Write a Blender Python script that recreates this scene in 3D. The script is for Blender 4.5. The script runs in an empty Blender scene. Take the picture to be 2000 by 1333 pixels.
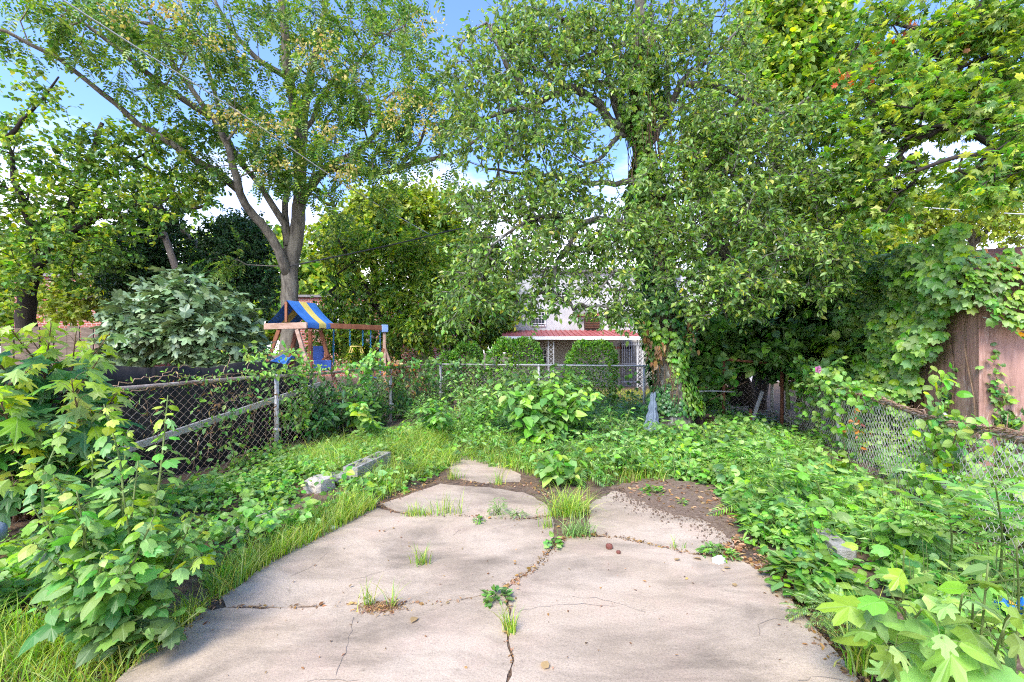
import bpy, math, random
import numpy as np
from mathutils import Matrix, Vector

# ------------------------------------------------------------------ basics
F, CX, HY, H = 850.0, 1000.0, 685.0, 1.6
sc = bpy.context.scene
COL = sc.collection
R = np.random.default_rng(7)
random.seed(7)
PI = math.pi
UP = np.array([0., 0., 1.])


def P(px, py, D):
    return np.array([(px - CX) / F * D, D, H + (HY - py) / F * D])


def G(px, py, z=0.0):
    return P(px, py, F * (H - z) / (py - HY))


def nrm(a):
    a = np.asarray(a, float)
    return a / (np.linalg.norm(a, axis=-1, keepdims=True) + 1e-12)


# ------------------------------------------------------------------ materials
def new_mat(name):
    m = bpy.data.materials.new(name)
    m.use_nodes = True
    nt = m.node_tree
    b = nt.nodes['Principled BSDF']
    return m, nt, b


def ramp(nt, cols, pos=None):
    r = nt.nodes.new('ShaderNodeValToRGB')
    e = r.color_ramp.elements
    n = len(cols)
    pos = pos or [i / (n - 1) for i in range(n)]
    e[0].position = pos[0]; e[0].color = (*cols[0], 1)
    e[1].position = pos[1]; e[1].color = (*cols[1], 1)
    for c, p in zip(cols[2:], pos[2:]):
        k = e.new(p); k.color = (*c, 1)
    return r


def noise(nt, scale, detail=4, rough=.55, vec=None, dist=0.0):
    n = nt.nodes.new('ShaderNodeTexNoise')
    n.inputs['Scale'].default_value = scale
    n.inputs['Detail'].default_value = detail
    n.inputs['Roughness'].default_value = rough
    n.inputs['Distortion'].default_value = dist
    if vec is not None:
        nt.links.new(vec, n.inputs['Vector'])
    return n


def mixc(nt, fac, a, b, mode='MIX'):
    m = nt.nodes.new('ShaderNodeMix')
    m.data_type = 'RGBA'; m.blend_type = mode
    for s, v in (('Factor', fac), ('A', a), ('B', b)):
        inp = [i for i in m.inputs if i.name == s and i.type == ('VALUE' if s == 'Factor' else 'RGBA')][0]
        if hasattr(v, 'links'):
            nt.links.new(v, inp)
        elif isinstance(v, (int, float)):
            inp.default_value = v
        else:
            inp.default_value = (*v, 1)
    return [o for o in m.outputs if o.type == 'RGBA'][0]


GAIN = (1.72, 1.62, 1.2)


def leaf_mat(name, cols, trans=.35, rough=.42, spec=.4, pos=None, tint=(1.25, 1.2, .55), veins=None):
    if veins is None:
        veins = name in ('weed_leaf', 'young_leaf', 'maple_sapling_leaf', 'pale_leaf', 'pale_new_leaf', 'mid_leaf', 'ground_cover_leaf', 'fig_leaf', 'ivy_leaf', 'maple_leaf')
    m, nt, b = new_mat(name)
    g = nt.nodes.new('ShaderNodeNewGeometry')
    cols = [tuple(min(.62, v * k_) for v, k_ in zip(c, GAIN)) for c in cols]
    r = ramp(nt, cols, pos)
    nt.links.new(g.outputs['Random Per Island'], r.inputs['Fac'])
    tc = nt.nodes.new('ShaderNodeTexCoord')
    n = noise(nt, 1.3, 2, vec=tc.outputs['Object'])
    v = nt.nodes.new('ShaderNodeMapRange')
    v.inputs['From Min'].default_value = .3; v.inputs['From Max'].default_value = .7
    v.inputs['To Min'].default_value = .8; v.inputs['To Max'].default_value = 1.2
    nt.links.new(n.outputs['Fac'], v.inputs['Value'])
    hs = nt.nodes.new('ShaderNodeHueSaturation')
    # a second random per leaf: lighter, darker, bluer and yellower leaves side by side
    def rand(k, lo, hi):
        a = nt.nodes.new('ShaderNodeMath'); a.operation = 'MULTIPLY'; a.inputs[1].default_value = k
        nt.links.new(g.outputs['Random Per Island'], a.inputs[0])
        f = nt.nodes.new('ShaderNodeMath'); f.operation = 'FRACT'; nt.links.new(a.outputs[0], f.inputs[0])
        q = nt.nodes.new('ShaderNodeMapRange'); q.inputs['To Min'].default_value = lo; q.inputs['To Max'].default_value = hi
        nt.links.new(f.outputs[0], q.inputs['Value']); return q.outputs['Result']
    mv = nt.nodes.new('ShaderNodeMath'); mv.operation = 'MULTIPLY'
    nt.links.new(v.outputs['Result'], mv.inputs[0]); nt.links.new(rand(91.7, .62, 1.42), mv.inputs[1])
    nt.links.new(mv.outputs[0], hs.inputs['Value'])
    nt.links.new(rand(37.3, .478, .528), hs.inputs['Hue'])
    nt.links.new(rand(53.9, .78, 1.12), hs.inputs['Saturation'])
    nt.links.new(r.outputs['Color'], hs.inputs['Color'])
    c = hs.outputs['Color']
    if veins:
        at = nt.nodes.new('ShaderNodeAttribute'); at.attribute_name = 'leaf_xy'
        sx = nt.nodes.new('ShaderNodeSeparateXYZ'); nt.links.new(at.outputs['Vector'], sx.inputs['Vector'])
        def mt(op, a, b=None):
            q = nt.nodes.new('ShaderNodeMath'); q.operation = op
            for k, v_ in enumerate((a, b)):
                if v_ is None: continue
                if hasattr(v_, 'links'): nt.links.new(v_, q.inputs[k])
                else: q.inputs[k].default_value = v_
            return q.outputs[0]
        ax_ = mt('ABSOLUTE', sx.outputs['X'])
        mid = mt('LESS_THAN', ax_, .016)
        side = mt('LESS_THAN', mt('FRACT', mt('MULTIPLY', mt('SUBTRACT', sx.outputs['Y'], mt('MULTIPLY', ax_, .8)), 6.5)), .11)
        ve = mt('MAXIMUM', mid, mt('MULTIPLY', side, .55))
        c = mixc(nt, mt('MULTIPLY', ve, .4), c, (.3, .42, .16))
        sp = noise(nt, 38, 3, .6, tc.outputs['Object'])
        r5 = ramp(nt, [(0, 0, 0), (.8, .8, .8)], [.69, .75]); nt.links.new(sp.outputs['Fac'], r5.inputs['Fac'])
        c = mixc(nt, r5.outputs['Color'], c, (.2, .15, .05))
    nt.links.new(c, b.inputs['Base Color'])
    b.inputs['Roughness'].default_value = rough
    b.inputs['Specular IOR Level'].default_value = spec
    t = nt.nodes.new('ShaderNodeBsdfTranslucent')
    nt.links.new(mixc(nt, 1.0, c, tint, 'MULTIPLY'), t.inputs['Color'])
    mx = nt.nodes.new('ShaderNodeMixShader')
    mx.inputs['Fac'].default_value = trans
    out = nt.nodes['Material Output']
    nt.links.new(b.outputs['BSDF'], mx.inputs[1])
    nt.links.new(t.outputs['BSDF'], mx.inputs[2])
    nt.links.new(mx.outputs['Shader'], out.inputs['Surface'])
    return m


def noisy(name, c1, c2, scale=6, rough=.8, bump=.3, stretch=(1, 1, 1), metal=0.0, c3=None, detail=6, bscale=None, spec=.3):
    m, nt, b = new_mat(name)
    tc = nt.nodes.new('ShaderNodeTexCoord')
    mp = nt.nodes.new('ShaderNodeMapping')
    mp.inputs['Scale'].default_value = stretch
    nt.links.new(tc.outputs['Object'], mp.inputs['Vector'])
    n = noise(nt, scale, detail, .6, mp.outputs['Vector'])
    cols = [c1, c2] if c3 is None else [c1, c2, c3]
    r = ramp(nt, cols, [.32, .66] if c3 is None else [.3, .52, .72])
    nt.links.new(n.outputs['Fac'], r.inputs['Fac'])
    nt.links.new(r.outputs['Color'], b.inputs['Base Color'])
    b.inputs['Roughness'].default_value = rough
    b.inputs['Metallic'].default_value = metal
    b.inputs['Specular IOR Level'].default_value = spec
    if bump:
        n2 = noise(nt, bscale or scale * 3, 6, .6, mp.outputs['Vector'])
        bp = nt.nodes.new('ShaderNodeBump')
        bp.inputs['Strength'].default_value = bump
        bp.inputs['Distance'].default_value = .02
        nt.links.new(n2.outputs['Fac'], bp.inputs['Height'])
        nt.links.new(bp.outputs['Normal'], b.inputs['Normal'])
    return m


M = {}
M['ailanthus'] = leaf_mat('ailanthus_leaf', [(.03, .085, .025), (.065, .15, .03), (.11, .2, .04), (.2, .27, .05)], .4)
M['seed'] = leaf_mat('seed_pods', [(.27, .2, .08), (.31, .27, .1), (.24, .27, .08)], .4, .7, .1, tint=(1, 1, .8))
M['lime'] = leaf_mat('lime_leaf', [(.05, .12, .022), (.1, .2, .03), (.18, .29, .04), (.33, .36, .05)], .45)
M['gold'] = leaf_mat('golden_leaf', [(.11, .18, .03), (.19, .26, .04), (.27, .3, .06)], .45)  # yellow green species colour, with the far tree's sunlight put in
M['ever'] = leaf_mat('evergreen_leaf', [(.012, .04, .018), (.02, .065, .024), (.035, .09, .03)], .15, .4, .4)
M['mid'] = leaf_mat('mid_leaf', [(.03, .085, .022), (.06, .14, .028), (.1, .2, .04)], .35)
M['pear'] = leaf_mat('pear_leaf', [(.06, .135, .042), (.095, .185, .05), (.14, .24, .06), (.19, .285, .068), (.34, .34, .06)], .42, .36, .5, pos=[0, .35, .65, .93, 1])
M['maple'] = leaf_mat('maple_leaf', [(.04, .12, .022), (.08, .19, .03), (.17, .28, .035), (.3, .36, .045)], .45)
M['mapledark'] = leaf_mat('maple_sapling_leaf', [(.03, .11, .035), (.045, .15, .045), (.07, .19, .06)], .35, .4, .45)
M['young'] = leaf_mat('young_leaf', [(.11, .22, .03), (.18, .28, .035), (.24, .31, .04)], .45)
M['fig'] = leaf_mat('fig_leaf', [(.05, .1, .05), (.085, .145, .08), (.13, .195, .12)], .15, .45, .6)
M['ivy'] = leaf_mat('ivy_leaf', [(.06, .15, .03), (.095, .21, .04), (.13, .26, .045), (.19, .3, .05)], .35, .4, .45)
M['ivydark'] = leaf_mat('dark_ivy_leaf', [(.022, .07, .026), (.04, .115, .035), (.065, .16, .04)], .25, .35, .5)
M['red'] = leaf_mat('reddened_leaf', [(.32, .05, .025), (.4, .14, .03), (.3, .22, .05)], .4, tint=(1.2, .8, .6))
M['weed'] = leaf_mat('weed_leaf', [(.055, .16, .04), (.085, .21, .045), (.12, .27, .055), (.18, .32, .06)], .4)
M['cover'] = leaf_mat('ground_cover_leaf', [(.06, .17, .035), (.09, .22, .04), (.13, .27, .05), (.2, .33, .055)], .4)
M['pale'] = leaf_mat('pale_leaf', [(.12, .25, .055), (.16, .3, .07), (.21, .35, .085)], .4)
M['palenew'] = leaf_mat('pale_new_leaf', [(.13, .26, .05), (.17, .29, .055)], .4)
M['grass'] = leaf_mat('grass_blade', [(.1, .22, .03), (.15, .28, .035), (.22, .33, .05), (.34, .32, .1)], .4, .5, .3)
M['lawn'] = leaf_mat('lawn_blade', [(.16, .23, .03), (.23, .29, .04), (.3, .32, .06)], .4, .6, .2)  # yellower and paler than the yard grass to give a sunlit look
M['hedge'] = leaf_mat('hedge_leaf', [(.04, .12, .015), (.07, .18, .02), (.11, .23, .025)], .25, .5, .3)
M['thistle'] = leaf_mat('thistle_leaf', [(.12, .24, .09), (.16, .29, .1), (.22, .33, .12)], .35, .55, .3)
M['dry'] = leaf_mat('dry_leaf', [(.1, .055, .035), (.18, .105, .06), (.26, .17, .1), (.13, .075, .05)], .2, .8, .1, tint=(1, .8, .6))
M['pink'] = leaf_mat('pink_petal', [(.5, .1, .3), (.6, .16, .4)], .3, .6, .2, tint=(1, .8, 1))
M['bark'] = noisy('grey_bark', (.06, .05, .04), (.17, .15, .115), 9, .9, .8, (1, 1, .25), c3=(.24, .22, .17))
M['barkdark'] = noisy('dark_bark', (.02, .016, .013), (.05, .04, .032), 9, .9, .8, (1, 1, .3))
M['barklichen'] = noisy('lichened_bark', (.045, .04, .03), (.12, .11, .09), 14, .9, .7, (1, 1, .6), c3=(.36, .37, .33))
M['stem'] = noisy('green_stem', (.1, .16, .04), (.16, .2, .06), 20, .6, 0)
M['twig'] = noisy('brown_twig', (.1, .06, .035), (.2, .13, .08), 14, .85, .3)
M['drytwig'] = noisy('dry_vine', (.17, .09, .05), (.34, .22, .14), 25, .9, .5, c3=(.42, .36, .3))
M['galv'] = noisy('galvanised_steel', (.3, .3, .29), (.46, .46, .45), 14, .5, .1, metal=.35, c3=(.36, .33, .3))
M['rail'] = noisy('weathered_rail', (.17, .115, .085), (.3, .25, .215), 11, .75, .3, c3=(.4, .37, .34))
M['wire'] = noisy('galvanised_wire', (.22, .14, .1), (.36, .29, .24), 3, .6, 0, metal=.1, c3=(.46, .42, .38))
M['wirelight'] = noisy('pale_wire', (.4, .36, .3), (.6, .57, .52), 3, .55, 0, metal=.1)
M['rust'] = noisy('rusty_iron', (.09, .035, .02), (.22, .095, .05), 12, .9, .4)
M['darkrust'] = noisy('blackened_rust', (.03, .022, .018), (.09, .05, .035), 9, .8, .5)
M['tarp'] = noisy('black_sheeting', (.008, .008, .009), (.02, .018, .018), 3, .7, .7, c3=(.05, .042, .035), bscale=7)  # black sheeting that also stands in for the deep shade under the fig
M['redwood'] = noisy('stained_redwood', (.17, .06, .03), (.3, .12, .06), 5, .75, .3, (1, 1, .12))
M['wornwood'] = noisy('worn_wood', (.3, .17, .11), (.5, .36, .28), 7, .85, .4, (.3, 1, 1))
M['oldwood'] = noisy('old_boards', (.09, .065, .045), (.2, .15, .11), 5, .9, .5, (.4, 1, 3))
M['blue'] = noisy('blue_canvas', (.03, .13, .42), (.06, .2, .52), 2, .6, .15, spec=.3)
M['navy'] = noisy('navy_panel', (.02, .06, .25), (.03, .08, .3), 3, .5, .1)
M['yellow'] = noisy('yellow_canvas', (.6, .47, .1), (.7, .57, .18), 2, .6, .1)
M['paleblue'] = noisy('pale_blue_plastic', (.2, .33, .62), (.28, .42, .7), 5, .5, .1)
M['chain'] = noisy('blue_chain', (.02, .12, .3), (.04, .24, .42), 30, .5, 0)
M['block'] = noisy('cinder_block', (.19, .18, .16), (.33, .315, .285), 12, .95, .7, c3=(.43, .415, .38), bscale=90)
M['stone'] = noisy('pale_stone', (.38, .34, .29), (.56, .51, .45), 10, .95, .7, bscale=50)
M['white'] = noisy('white_stone', (.6, .59, .56), (.78, .77, .75), 18, .9, .4)
M['whitewall'] = noisy('white_render', (.4, .4, .4), (.56, .555, .55), 1.2, .9, .2)
M['whitepaint'] = noisy('white_paint', (.72, .72, .72), (.82, .82, .82), 4, .6, .05)
M['tan'] = noisy('porch_wall', (.34, .32, .28), (.42, .4, .35), 2, .9, .2)
M['awning'] = noisy('red_awning', (.3, .075, .07), (.42, .13, .12), 3, .5, .1)
M['glass'] = noisy('dark_glass', (.03, .035, .045), (.06, .07, .085), 2, .15, 0, spec=.6)
M['greyroof'] = noisy('grey_roof', (.16, .15, .15), (.24, .23, .22), 8, .9, .4)
M['blueplastic'] = noisy('blue_plastic', (.01, .12, .45), (.02, .18, .55), 9, .35, .3)
M['orangeplastic'] = noisy('orange_plastic', (.75, .3, .03), (.8, .4, .05), 9, .4, .2)
M['greyplastic'] = noisy('grey_blue_plastic', (.16, .2, .28), (.3, .35, .43), 7, .5, .4, (1, 1, .3))
M['oldtarp'] = noisy('faded_tarpaulin', (.09, .12, .17), (.2, .25, .31), 16, .7, .6, (1, 1, .3))
M['cable'] = noisy('cable', (.03, .03, .03), (.06, .06, .06), 5, .6, 0)
M['palecable'] = noisy('pale_cable', (.4, .42, .4), (.5, .52, .5), 5, .6, 0)
M['pole'] = noisy('weathered_pole', (.13, .1, .085), (.24, .2, .17), 7, .9, .4, (1, 1, .2))
M['nut'] = noisy('brown_husk', (.11, .035, .025), (.2, .07, .05), 30, .6, .5)
M['crack'] = noisy('hairline_dirt', (.18, .145, .115), (.28, .23, .185), 30, .95, 0)
M['soil'] = noisy('dark_soil', (.125, .082, .055), (.19, .135, .095), 24, .95, .6, c3=(.27, .2, .145), bscale=120)


def brick_mat():
    m, nt, b = new_mat('red_brick')
    tc = nt.nodes.new('ShaderNodeTexCoord')
    mp = nt.nodes.new('ShaderNodeMapping')
    mp.inputs['Rotation'].default_value = (PI / 2, 0, 0)
    nt.links.new(tc.outputs['Object'], mp.inputs['Vector'])
    t = nt.nodes.new('ShaderNodeTexBrick')
    t.inputs['Scale'].default_value = 2.2
    t.inputs['Color1'].default_value = (.36, .1, .065, 1)
    t.inputs['Color2'].default_value = (.26, .07, .05, 1)
    t.inputs['Mortar'].default_value = (.42, .36, .32, 1)
    t.inputs['Mortar Size'].default_value = .025
    nt.links.new(mp.outputs['Vector'], t.inputs['Vector'])
    nt.links.new(t.outputs['Color'], b.inputs['Base Color'])
    b.inputs['Roughness'].default_value = .9
    return m


M['brick'] = brick_mat()


def shed_mat():
    m, nt, b = new_mat('brown_painted_plywood')
    tc = nt.nodes.new('ShaderNodeTexCoord')
    mp = nt.nodes.new('ShaderNodeMapping')
    mp.inputs['Scale'].default_value = (6, 6, .5)
    nt.links.new(tc.outputs['Object'], mp.inputs['Vector'])
    n = noise(nt, 3, 8, .65, mp.outputs['Vector'])
    r = ramp(nt, [(.17, .09, .068), (.33, .185, .145), (.4, .235, .19)], [.3, .5, .7])
    nt.links.new(n.outputs['Fac'], r.inputs['Fac'])
    n2 = noise(nt, 2.2, 8, .72, tc.outputs['Object'])
    r2 = ramp(nt, [(0, 0, 0), (1, 1, 1)], [.48, .62])
    nt.links.new(n2.outputs['Fac'], r2.inputs['Fac'])
    n3 = noise(nt, 14, 6, .7, mp.outputs['Vector'])
    r3 = ramp(nt, [(0, 0, 0), (1, 1, 1)], [.5, .62])
    nt.links.new(n3.outputs['Fac'], r3.inputs['Fac'])
    k = mixc(nt, 1.0, r2.outputs['Color'], r3.outputs['Color'], 'MULTIPLY')
    c = mixc(nt, k, r.outputs['Color'], (.48, .38, .34))
    nt.links.new(c, b.inputs['Base Color'])
    b.inputs['Roughness'].default_value = .75
    bp = nt.nodes.new('ShaderNodeBump')
    bp.inputs['Strength'].default_value = .5; bp.inputs['Distance'].default_value = .02
    nt.links.new(n.outputs['Fac'], bp.inputs['Height'])
    nt.links.new(bp.outputs['Normal'], b.inputs['Normal'])
    return m


M['shed'] = shed_mat()


def concrete_mat():
    m, nt, b = new_mat('weathered_concrete')
    tc = nt.nodes.new('ShaderNodeTexCoord')
    o = tc.outputs['Object']
    n1 = noise(nt, .9, 6, .6, o, .6)
    r1 = ramp(nt, [(.375, .292, .205), (.452, .362, .268), (.5, .412, .315)], [.3, .5, .7])
    nt.links.new(n1.outputs['Fac'], r1.inputs['Fac'])
    # pinkish worn paint
    n2 = noise(nt, 1.6, 8, .7, o, .3)
    r2 = ramp(nt, [(0, 0, 0), (1, 1, 1)], [.5, .66])
    nt.links.new(n2.outputs['Fac'], r2.inputs['Fac'])
    c = mixc(nt, r2.outputs['Color'], r1.outputs['Color'], (.47, .355, .265))
    # dark weather stains
    mp = nt.nodes.new('ShaderNodeMapping')
    mp.inputs['Location'].default_value = (3.1, 7.7, 0)
    mp.inputs['Rotation'].default_value = (0, 0, .5)
    mp.inputs['Scale'].default_value = (.8, 1.7, 1)
    nt.links.new(o, mp.inputs['Vector'])
    n3 = noise(nt, 1.25, 9, .68, mp.outputs['Vector'], .5)
    r3 = ramp(nt, [(0, 0, 0), (.9, .9, .9)], [.43, .68])
    nt.links.new(n3.outputs['Fac'], r3.inputs['Fac'])
    c = mixc(nt, r3.outputs['Color'], c, (.19, .152, .112))
    n6 = noise(nt, 7, 9, .75, o, .4)
    r6 = ramp(nt, [(0, 0, 0), (.6, .6, .6)], [.58, .72])
    nt.links.new(n6.outputs['Fac'], r6.inputs['Fac'])
    c = mixc(nt, r6.outputs['Color'], c, (.17, .135, .1))
    # speckle
    n4 = noise(nt, 95, 6, .8, o)
    r4 = ramp(nt, [(.62, .6, .58), (1.0, 1.0, 1.0), (1.22, 1.2, 1.18)], [.3, .5, .72])
    nt.links.new(n4.outputs['Fac'], r4.inputs['Fac'])
    c = mixc(nt, 1.0, c, r4.outputs['Color'], 'MULTIPLY')
    nt.links.new(c, b.inputs['Base Color'])
    b.inputs['Roughness'].default_value = .9
    b.inputs['Specular IOR Level'].default_value = .2
    bp = nt.nodes.new('ShaderNodeBump')
    bp.inputs['Strength'].default_value = .35; bp.inputs['Distance'].default_value = .01
    n5 = noise(nt, 45, 8, .7, o)
    nt.links.new(n5.outputs['Fac'], bp.inputs['Height'])
    nt.links.new(bp.outputs['Normal'], b.inputs['Normal'])
    return m


M['concrete'] = concrete_mat()


def ground_mat():
    m, nt, b = new_mat('soil_and_litter')
    tc = nt.nodes.new('ShaderNodeTexCoord')
    o = tc.outputs['Object']
    n = noise(nt, 14, 8, .7, o)
    r = ramp(nt, [(.045, .032, .024), (.12, .088, .065), (.24, .18, .13)], [.32, .52, .74])
    nt.links.new(n.outputs['Fac'], r.inputs['Fac'])
    v = nt.nodes.new('ShaderNodeTexVoronoi')
    v.inputs['Scale'].default_value = 34
    nt.links.new(o, v.inputs['Vector'])
    rv = ramp(nt, [(.06, .04, .03), (.25, .15, .085), (.12, .085, .06), (.36, .26, .17)])
    nt.links.new(v.outputs['Color'], rv.inputs['Fac'])
    n2 = noise(nt, 3, 5, .6, o)
    r2 = ramp(nt, [(0, 0, 0), (.8, .8, .8)], [.42, .62])
    nt.links.new(n2.outputs['Fac'], r2.inputs['Fac'])
    c = mixc(nt, r2.outputs['Color'], r.outputs['Color'], rv.outputs['Color'])
    nt.links.new(c, b.inputs['Base Color'])
    b.inputs['Roughness'].default_value = 1
    b.inputs['Specular IOR Level'].default_value = .1
    bp = nt.nodes.new('ShaderNodeBump')
    bp.inputs['Strength'].default_value = .8; bp.inputs['Distance'].default_value = .03
    nt.links.new(n.outputs['Fac'], bp.inputs['Height'])
    nt.links.new(bp.outputs['Normal'], b.inputs['Normal'])
    return m


M['ground'] = ground_mat()


# ------------------------------------------------------------------ mesh builder
class MB:
    def __init__(self):
        self.v = []; self.n = 0; self.f = []; self.a = []

    def add(self, verts, faces, mi=0, smooth=False, attr=None):
        """faces: list of arrays (m,k)"""
        verts = np.asarray(verts, float).reshape(-1, 3)
        for fa in faces:
            fa = np.asarray(fa, np.int64)
            if fa.size:
                self.f.append((fa + self.n, mi, smooth))
        self.v.append(verts); self.n += len(verts)
        self.a.append(np.full((len(verts), 2), 9.) if attr is None else attr)

    def tube(self, pts, rad, sides=6, mi=0, cap=True):
        pts = np.asarray(pts, float); n = len(pts)
        if n < 2:
            return
        rad = np.broadcast_to(np.asarray(rad, float), (n,))
        t = np.empty_like(pts)
        t[1:-1] = pts[2:] - pts[:-2]; t[0] = pts[1] - pts[0]; t[-1] = pts[-1] - pts[-2]
        t = nrm(t)
        a = np.array([0, 0, 1.]) if abs(t[0, 2]) < .9 else np.array([1., 0, 0])
        u = nrm(np.cross(t[0], a)); U = [u]
        for i in range(1, n):
            u = u - t[i] * (u @ t[i]); u = u / (np.linalg.norm(u) + 1e-9); U.append(u)
        U = np.array(U); W = np.cross(t, U)
        ang = np.arange(sides) * 2 * PI / sides
        ring = pts[:, None, :] + rad[:, None, None] * (np.cos(ang)[None, :, None] * U[:, None, :] + np.sin(ang)[None, :, None] * W[:, None, :])
        i = np.arange(n - 1)[:, None] * sides; j = np.arange(sides)[None, :]; j2 = (j + 1) % sides
        q = np.stack([i + j, i + j2, i + sides + j2, i + sides + j], -1).reshape(-1, 4)
        fs = [q]
        if cap:
            fs.append(np.array([list(range(sides))[::-1], [(n - 1) * sides + k for k in range(sides)]]))
        self.add(ring.reshape(-1, 3), fs, mi, True)

    def box(self, c, s, rot=None, mi=0):
        x, y, z = np.asarray(s, float) / 2
        v = np.array([[-x, -y, -z], [x, -y, -z], [x, y, -z], [-x, y, -z], [-x, -y, z], [x, -y, z], [x, y, z], [-x, y, z]])
        if rot is not None:
            v = v @ np.asarray(rot).T
        self.add(v + np.asarray(c, float), [np.array([[3, 2, 1, 0], [4, 5, 6, 7], [0, 1, 5, 4], [1, 2, 6, 5], [2, 3, 7, 6], [3, 0, 4, 7]])], mi)

    def bar(self, p0, p1, w, h, up=(0, 0, 1), mi=0):
        p0 = np.asarray(p0, float); p1 = np.asarray(p1, float)
        d = p1 - p0; L = np.linalg.norm(d); y = d / L
        x = np.cross(y, up)
        if np.linalg.norm(x) < 1e-3:
            x = np.cross(y, (1, 0, 0))
        x = nrm(x); z = np.cross(x, y)
        self.box((p0 + p1) / 2, (w, L, h), np.stack([x, y, z], 1), mi)

    def prism(self, poly, z0, z1, mi=0):
        poly = np.asarray(poly, float)[:, :2]; n = len(poly)
        z0 = np.broadcast_to(z0, (n,)); z1 = np.broadcast_to(z1, (n,))
        v = np.concatenate([np.c_[poly, z0], np.c_[poly, z1]])
        i = np.arange(n); j = (i + 1) % n
        self.add(v, [np.stack([i, j, j + n, i + n], 1), (i + n)[None, :], i[::-1][None, :]], mi)

    def build(self, name, mats, parent=None):
        me = bpy.data.meshes.new(name)
        v = np.concatenate(self.v) if self.v else np.zeros((0, 3))
        me.vertices.add(len(v)); me.vertices.foreach_set('co', v.ravel())
        tot = sum(f[0].size for f in self.f); npoly = sum(len(f[0]) for f in self.f)
        me.loops.add(tot); me.polygons.add(npoly)
        if npoly:
            me.loops.foreach_set('vertex_index', np.concatenate([f[0].ravel() for f in self.f]).astype(np.int32))
            sizes = np.concatenate([np.full(len(f[0]), f[0].shape[1]) for f in self.f])
            st = np.concatenate([[0], np.cumsum(sizes)[:-1]])
            me.polygons.foreach_set('loop_start', st.astype(np.int32))
            me.polygons.foreach_set('material_index', np.concatenate([np.full(len(f[0]), f[1]) for f in self.f]).astype(np.int32))
            me.polygons.foreach_set('use_smooth', np.concatenate([np.full(len(f[0]), f[2]) for f in self.f]))
        if any(a[0, 0] != 9 for a in self.a if len(a)):
            at = me.attributes.new('leaf_xy', 'FLOAT2', 'POINT'); at.data.foreach_set('vector', np.concatenate(self.a).astype(np.float32).ravel())
        me.update(calc_edges=True)
        me.validate()
        if not isinstance(mats, (list, tuple)):
            mats = [mats]
        for m in mats:
            me.materials.append(M[m])
        o = bpy.data.objects.new(name, me); COL.objects.link(o)
        if parent is not None:
            o.parent = parent
            if parent.type == 'EMPTY':
                o.matrix_parent_inverse = Matrix.Translation(-parent.location)
        return o


def tag(o, label=None, cat=None, group=None, kind=None):
    if label: o['label'] = label
    if cat: o['category'] = cat
    if group: o['group'] = group
    if kind: o['kind'] = kind
    return o


def thing(name, label, cat, loc, group=None):
    o = bpy.data.objects.new(name, None); COL.objects.link(o)
    o.location = [float(c) for c in loc]
    o.empty_display_size = .2
    return tag(o, label, cat, group)


def bevel(o, w=.008, seg=2):
    m = o.modifiers.new('edge', 'BEVEL'); m.width = w; m.segments = seg; m.limit_method = 'ANGLE'
    return o


# ------------------------------------------------------------------ leaf templates (x side, y along, z normal)
def fan(outline, c, cz=.04):
    v = [(c[0], c[1], cz)] + outline
    n = len(outline)
    return np.array(v, float), [np.array([[0, 1 + i, 1 + (i + 1) % n] for i in range(n)])]


def polar(half, c=(0, .4), droop=.12):
    pts = []
    for a, r in half:
        a = math.radians(a); pts.append((math.sin(a) * r, c[1] + math.cos(a) * r, -droop * r * r / .3))
    left = [(-x, y, z) for x, y, z in pts[1:][::-1]]
    return fan(pts + [(0, 0, -.0)] + left if True else pts, c)


TPL = {}
TPL['ovate'] = (np.array([(0, 0, 0), (-.24, .28, .07), (-.2, .64, .05), (0, 1, -.08), (.2, .64, .05), (.24, .28, .07)], float),
                [np.array([[0, 3, 2, 1], [0, 5, 4, 3]])])
TPL['wide'] = (np.array([(0, 0, 0), (-.36, .2, .06), (-.34, .58, .03), (0, 1, -.12), (.34, .58, .03), (.36, .2, .06)], float),
               [np.array([[0, 3, 2, 1], [0, 5, 4, 3]])])
TPL['narrow'] = (np.array([(0, 0, 0), (-.12, .4, .03), (0, 1, -.1), (.12, .4, .03)], float), [np.array([[0, 2, 1], [0, 3, 2]])])
TPL['maple'] = polar([(0, .62), (9, .44), (17, .42), (24, .24), (36, .38), (46, .58), (58, .42), (74, .24), (92, .36), (106, .46), (118, .32), (150, .3)])
TPL['mulberry'] = polar([(0, .62), (10, .5), (16, .5), (24, .36), (34, .40), (48, .5), (62, .44), (80, .38), (98, .42), (118, .40), (140, .42), (160, .42)], droop=.1)
TPL['heart'] = polar([(0, .62), (14, .5), (32, .43), (60, .40), (95, .40), (130, .42), (157, .44)], droop=.12)
TPL['boston'] = polar([(0, .6), (16, .46), (28, .38), (42, .48), (54, .55), (68, .44), (92, .42), (130, .42), (158, .42)], droop=.16)
TPL['fig'] = polar([(0, .62), (14, .52), (24, .36), (34, .30), (46, .46), (60, .5), (74, .36), (88, .26), (108, .36), (128, .34), (150, .36)], droop=.14)


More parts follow.
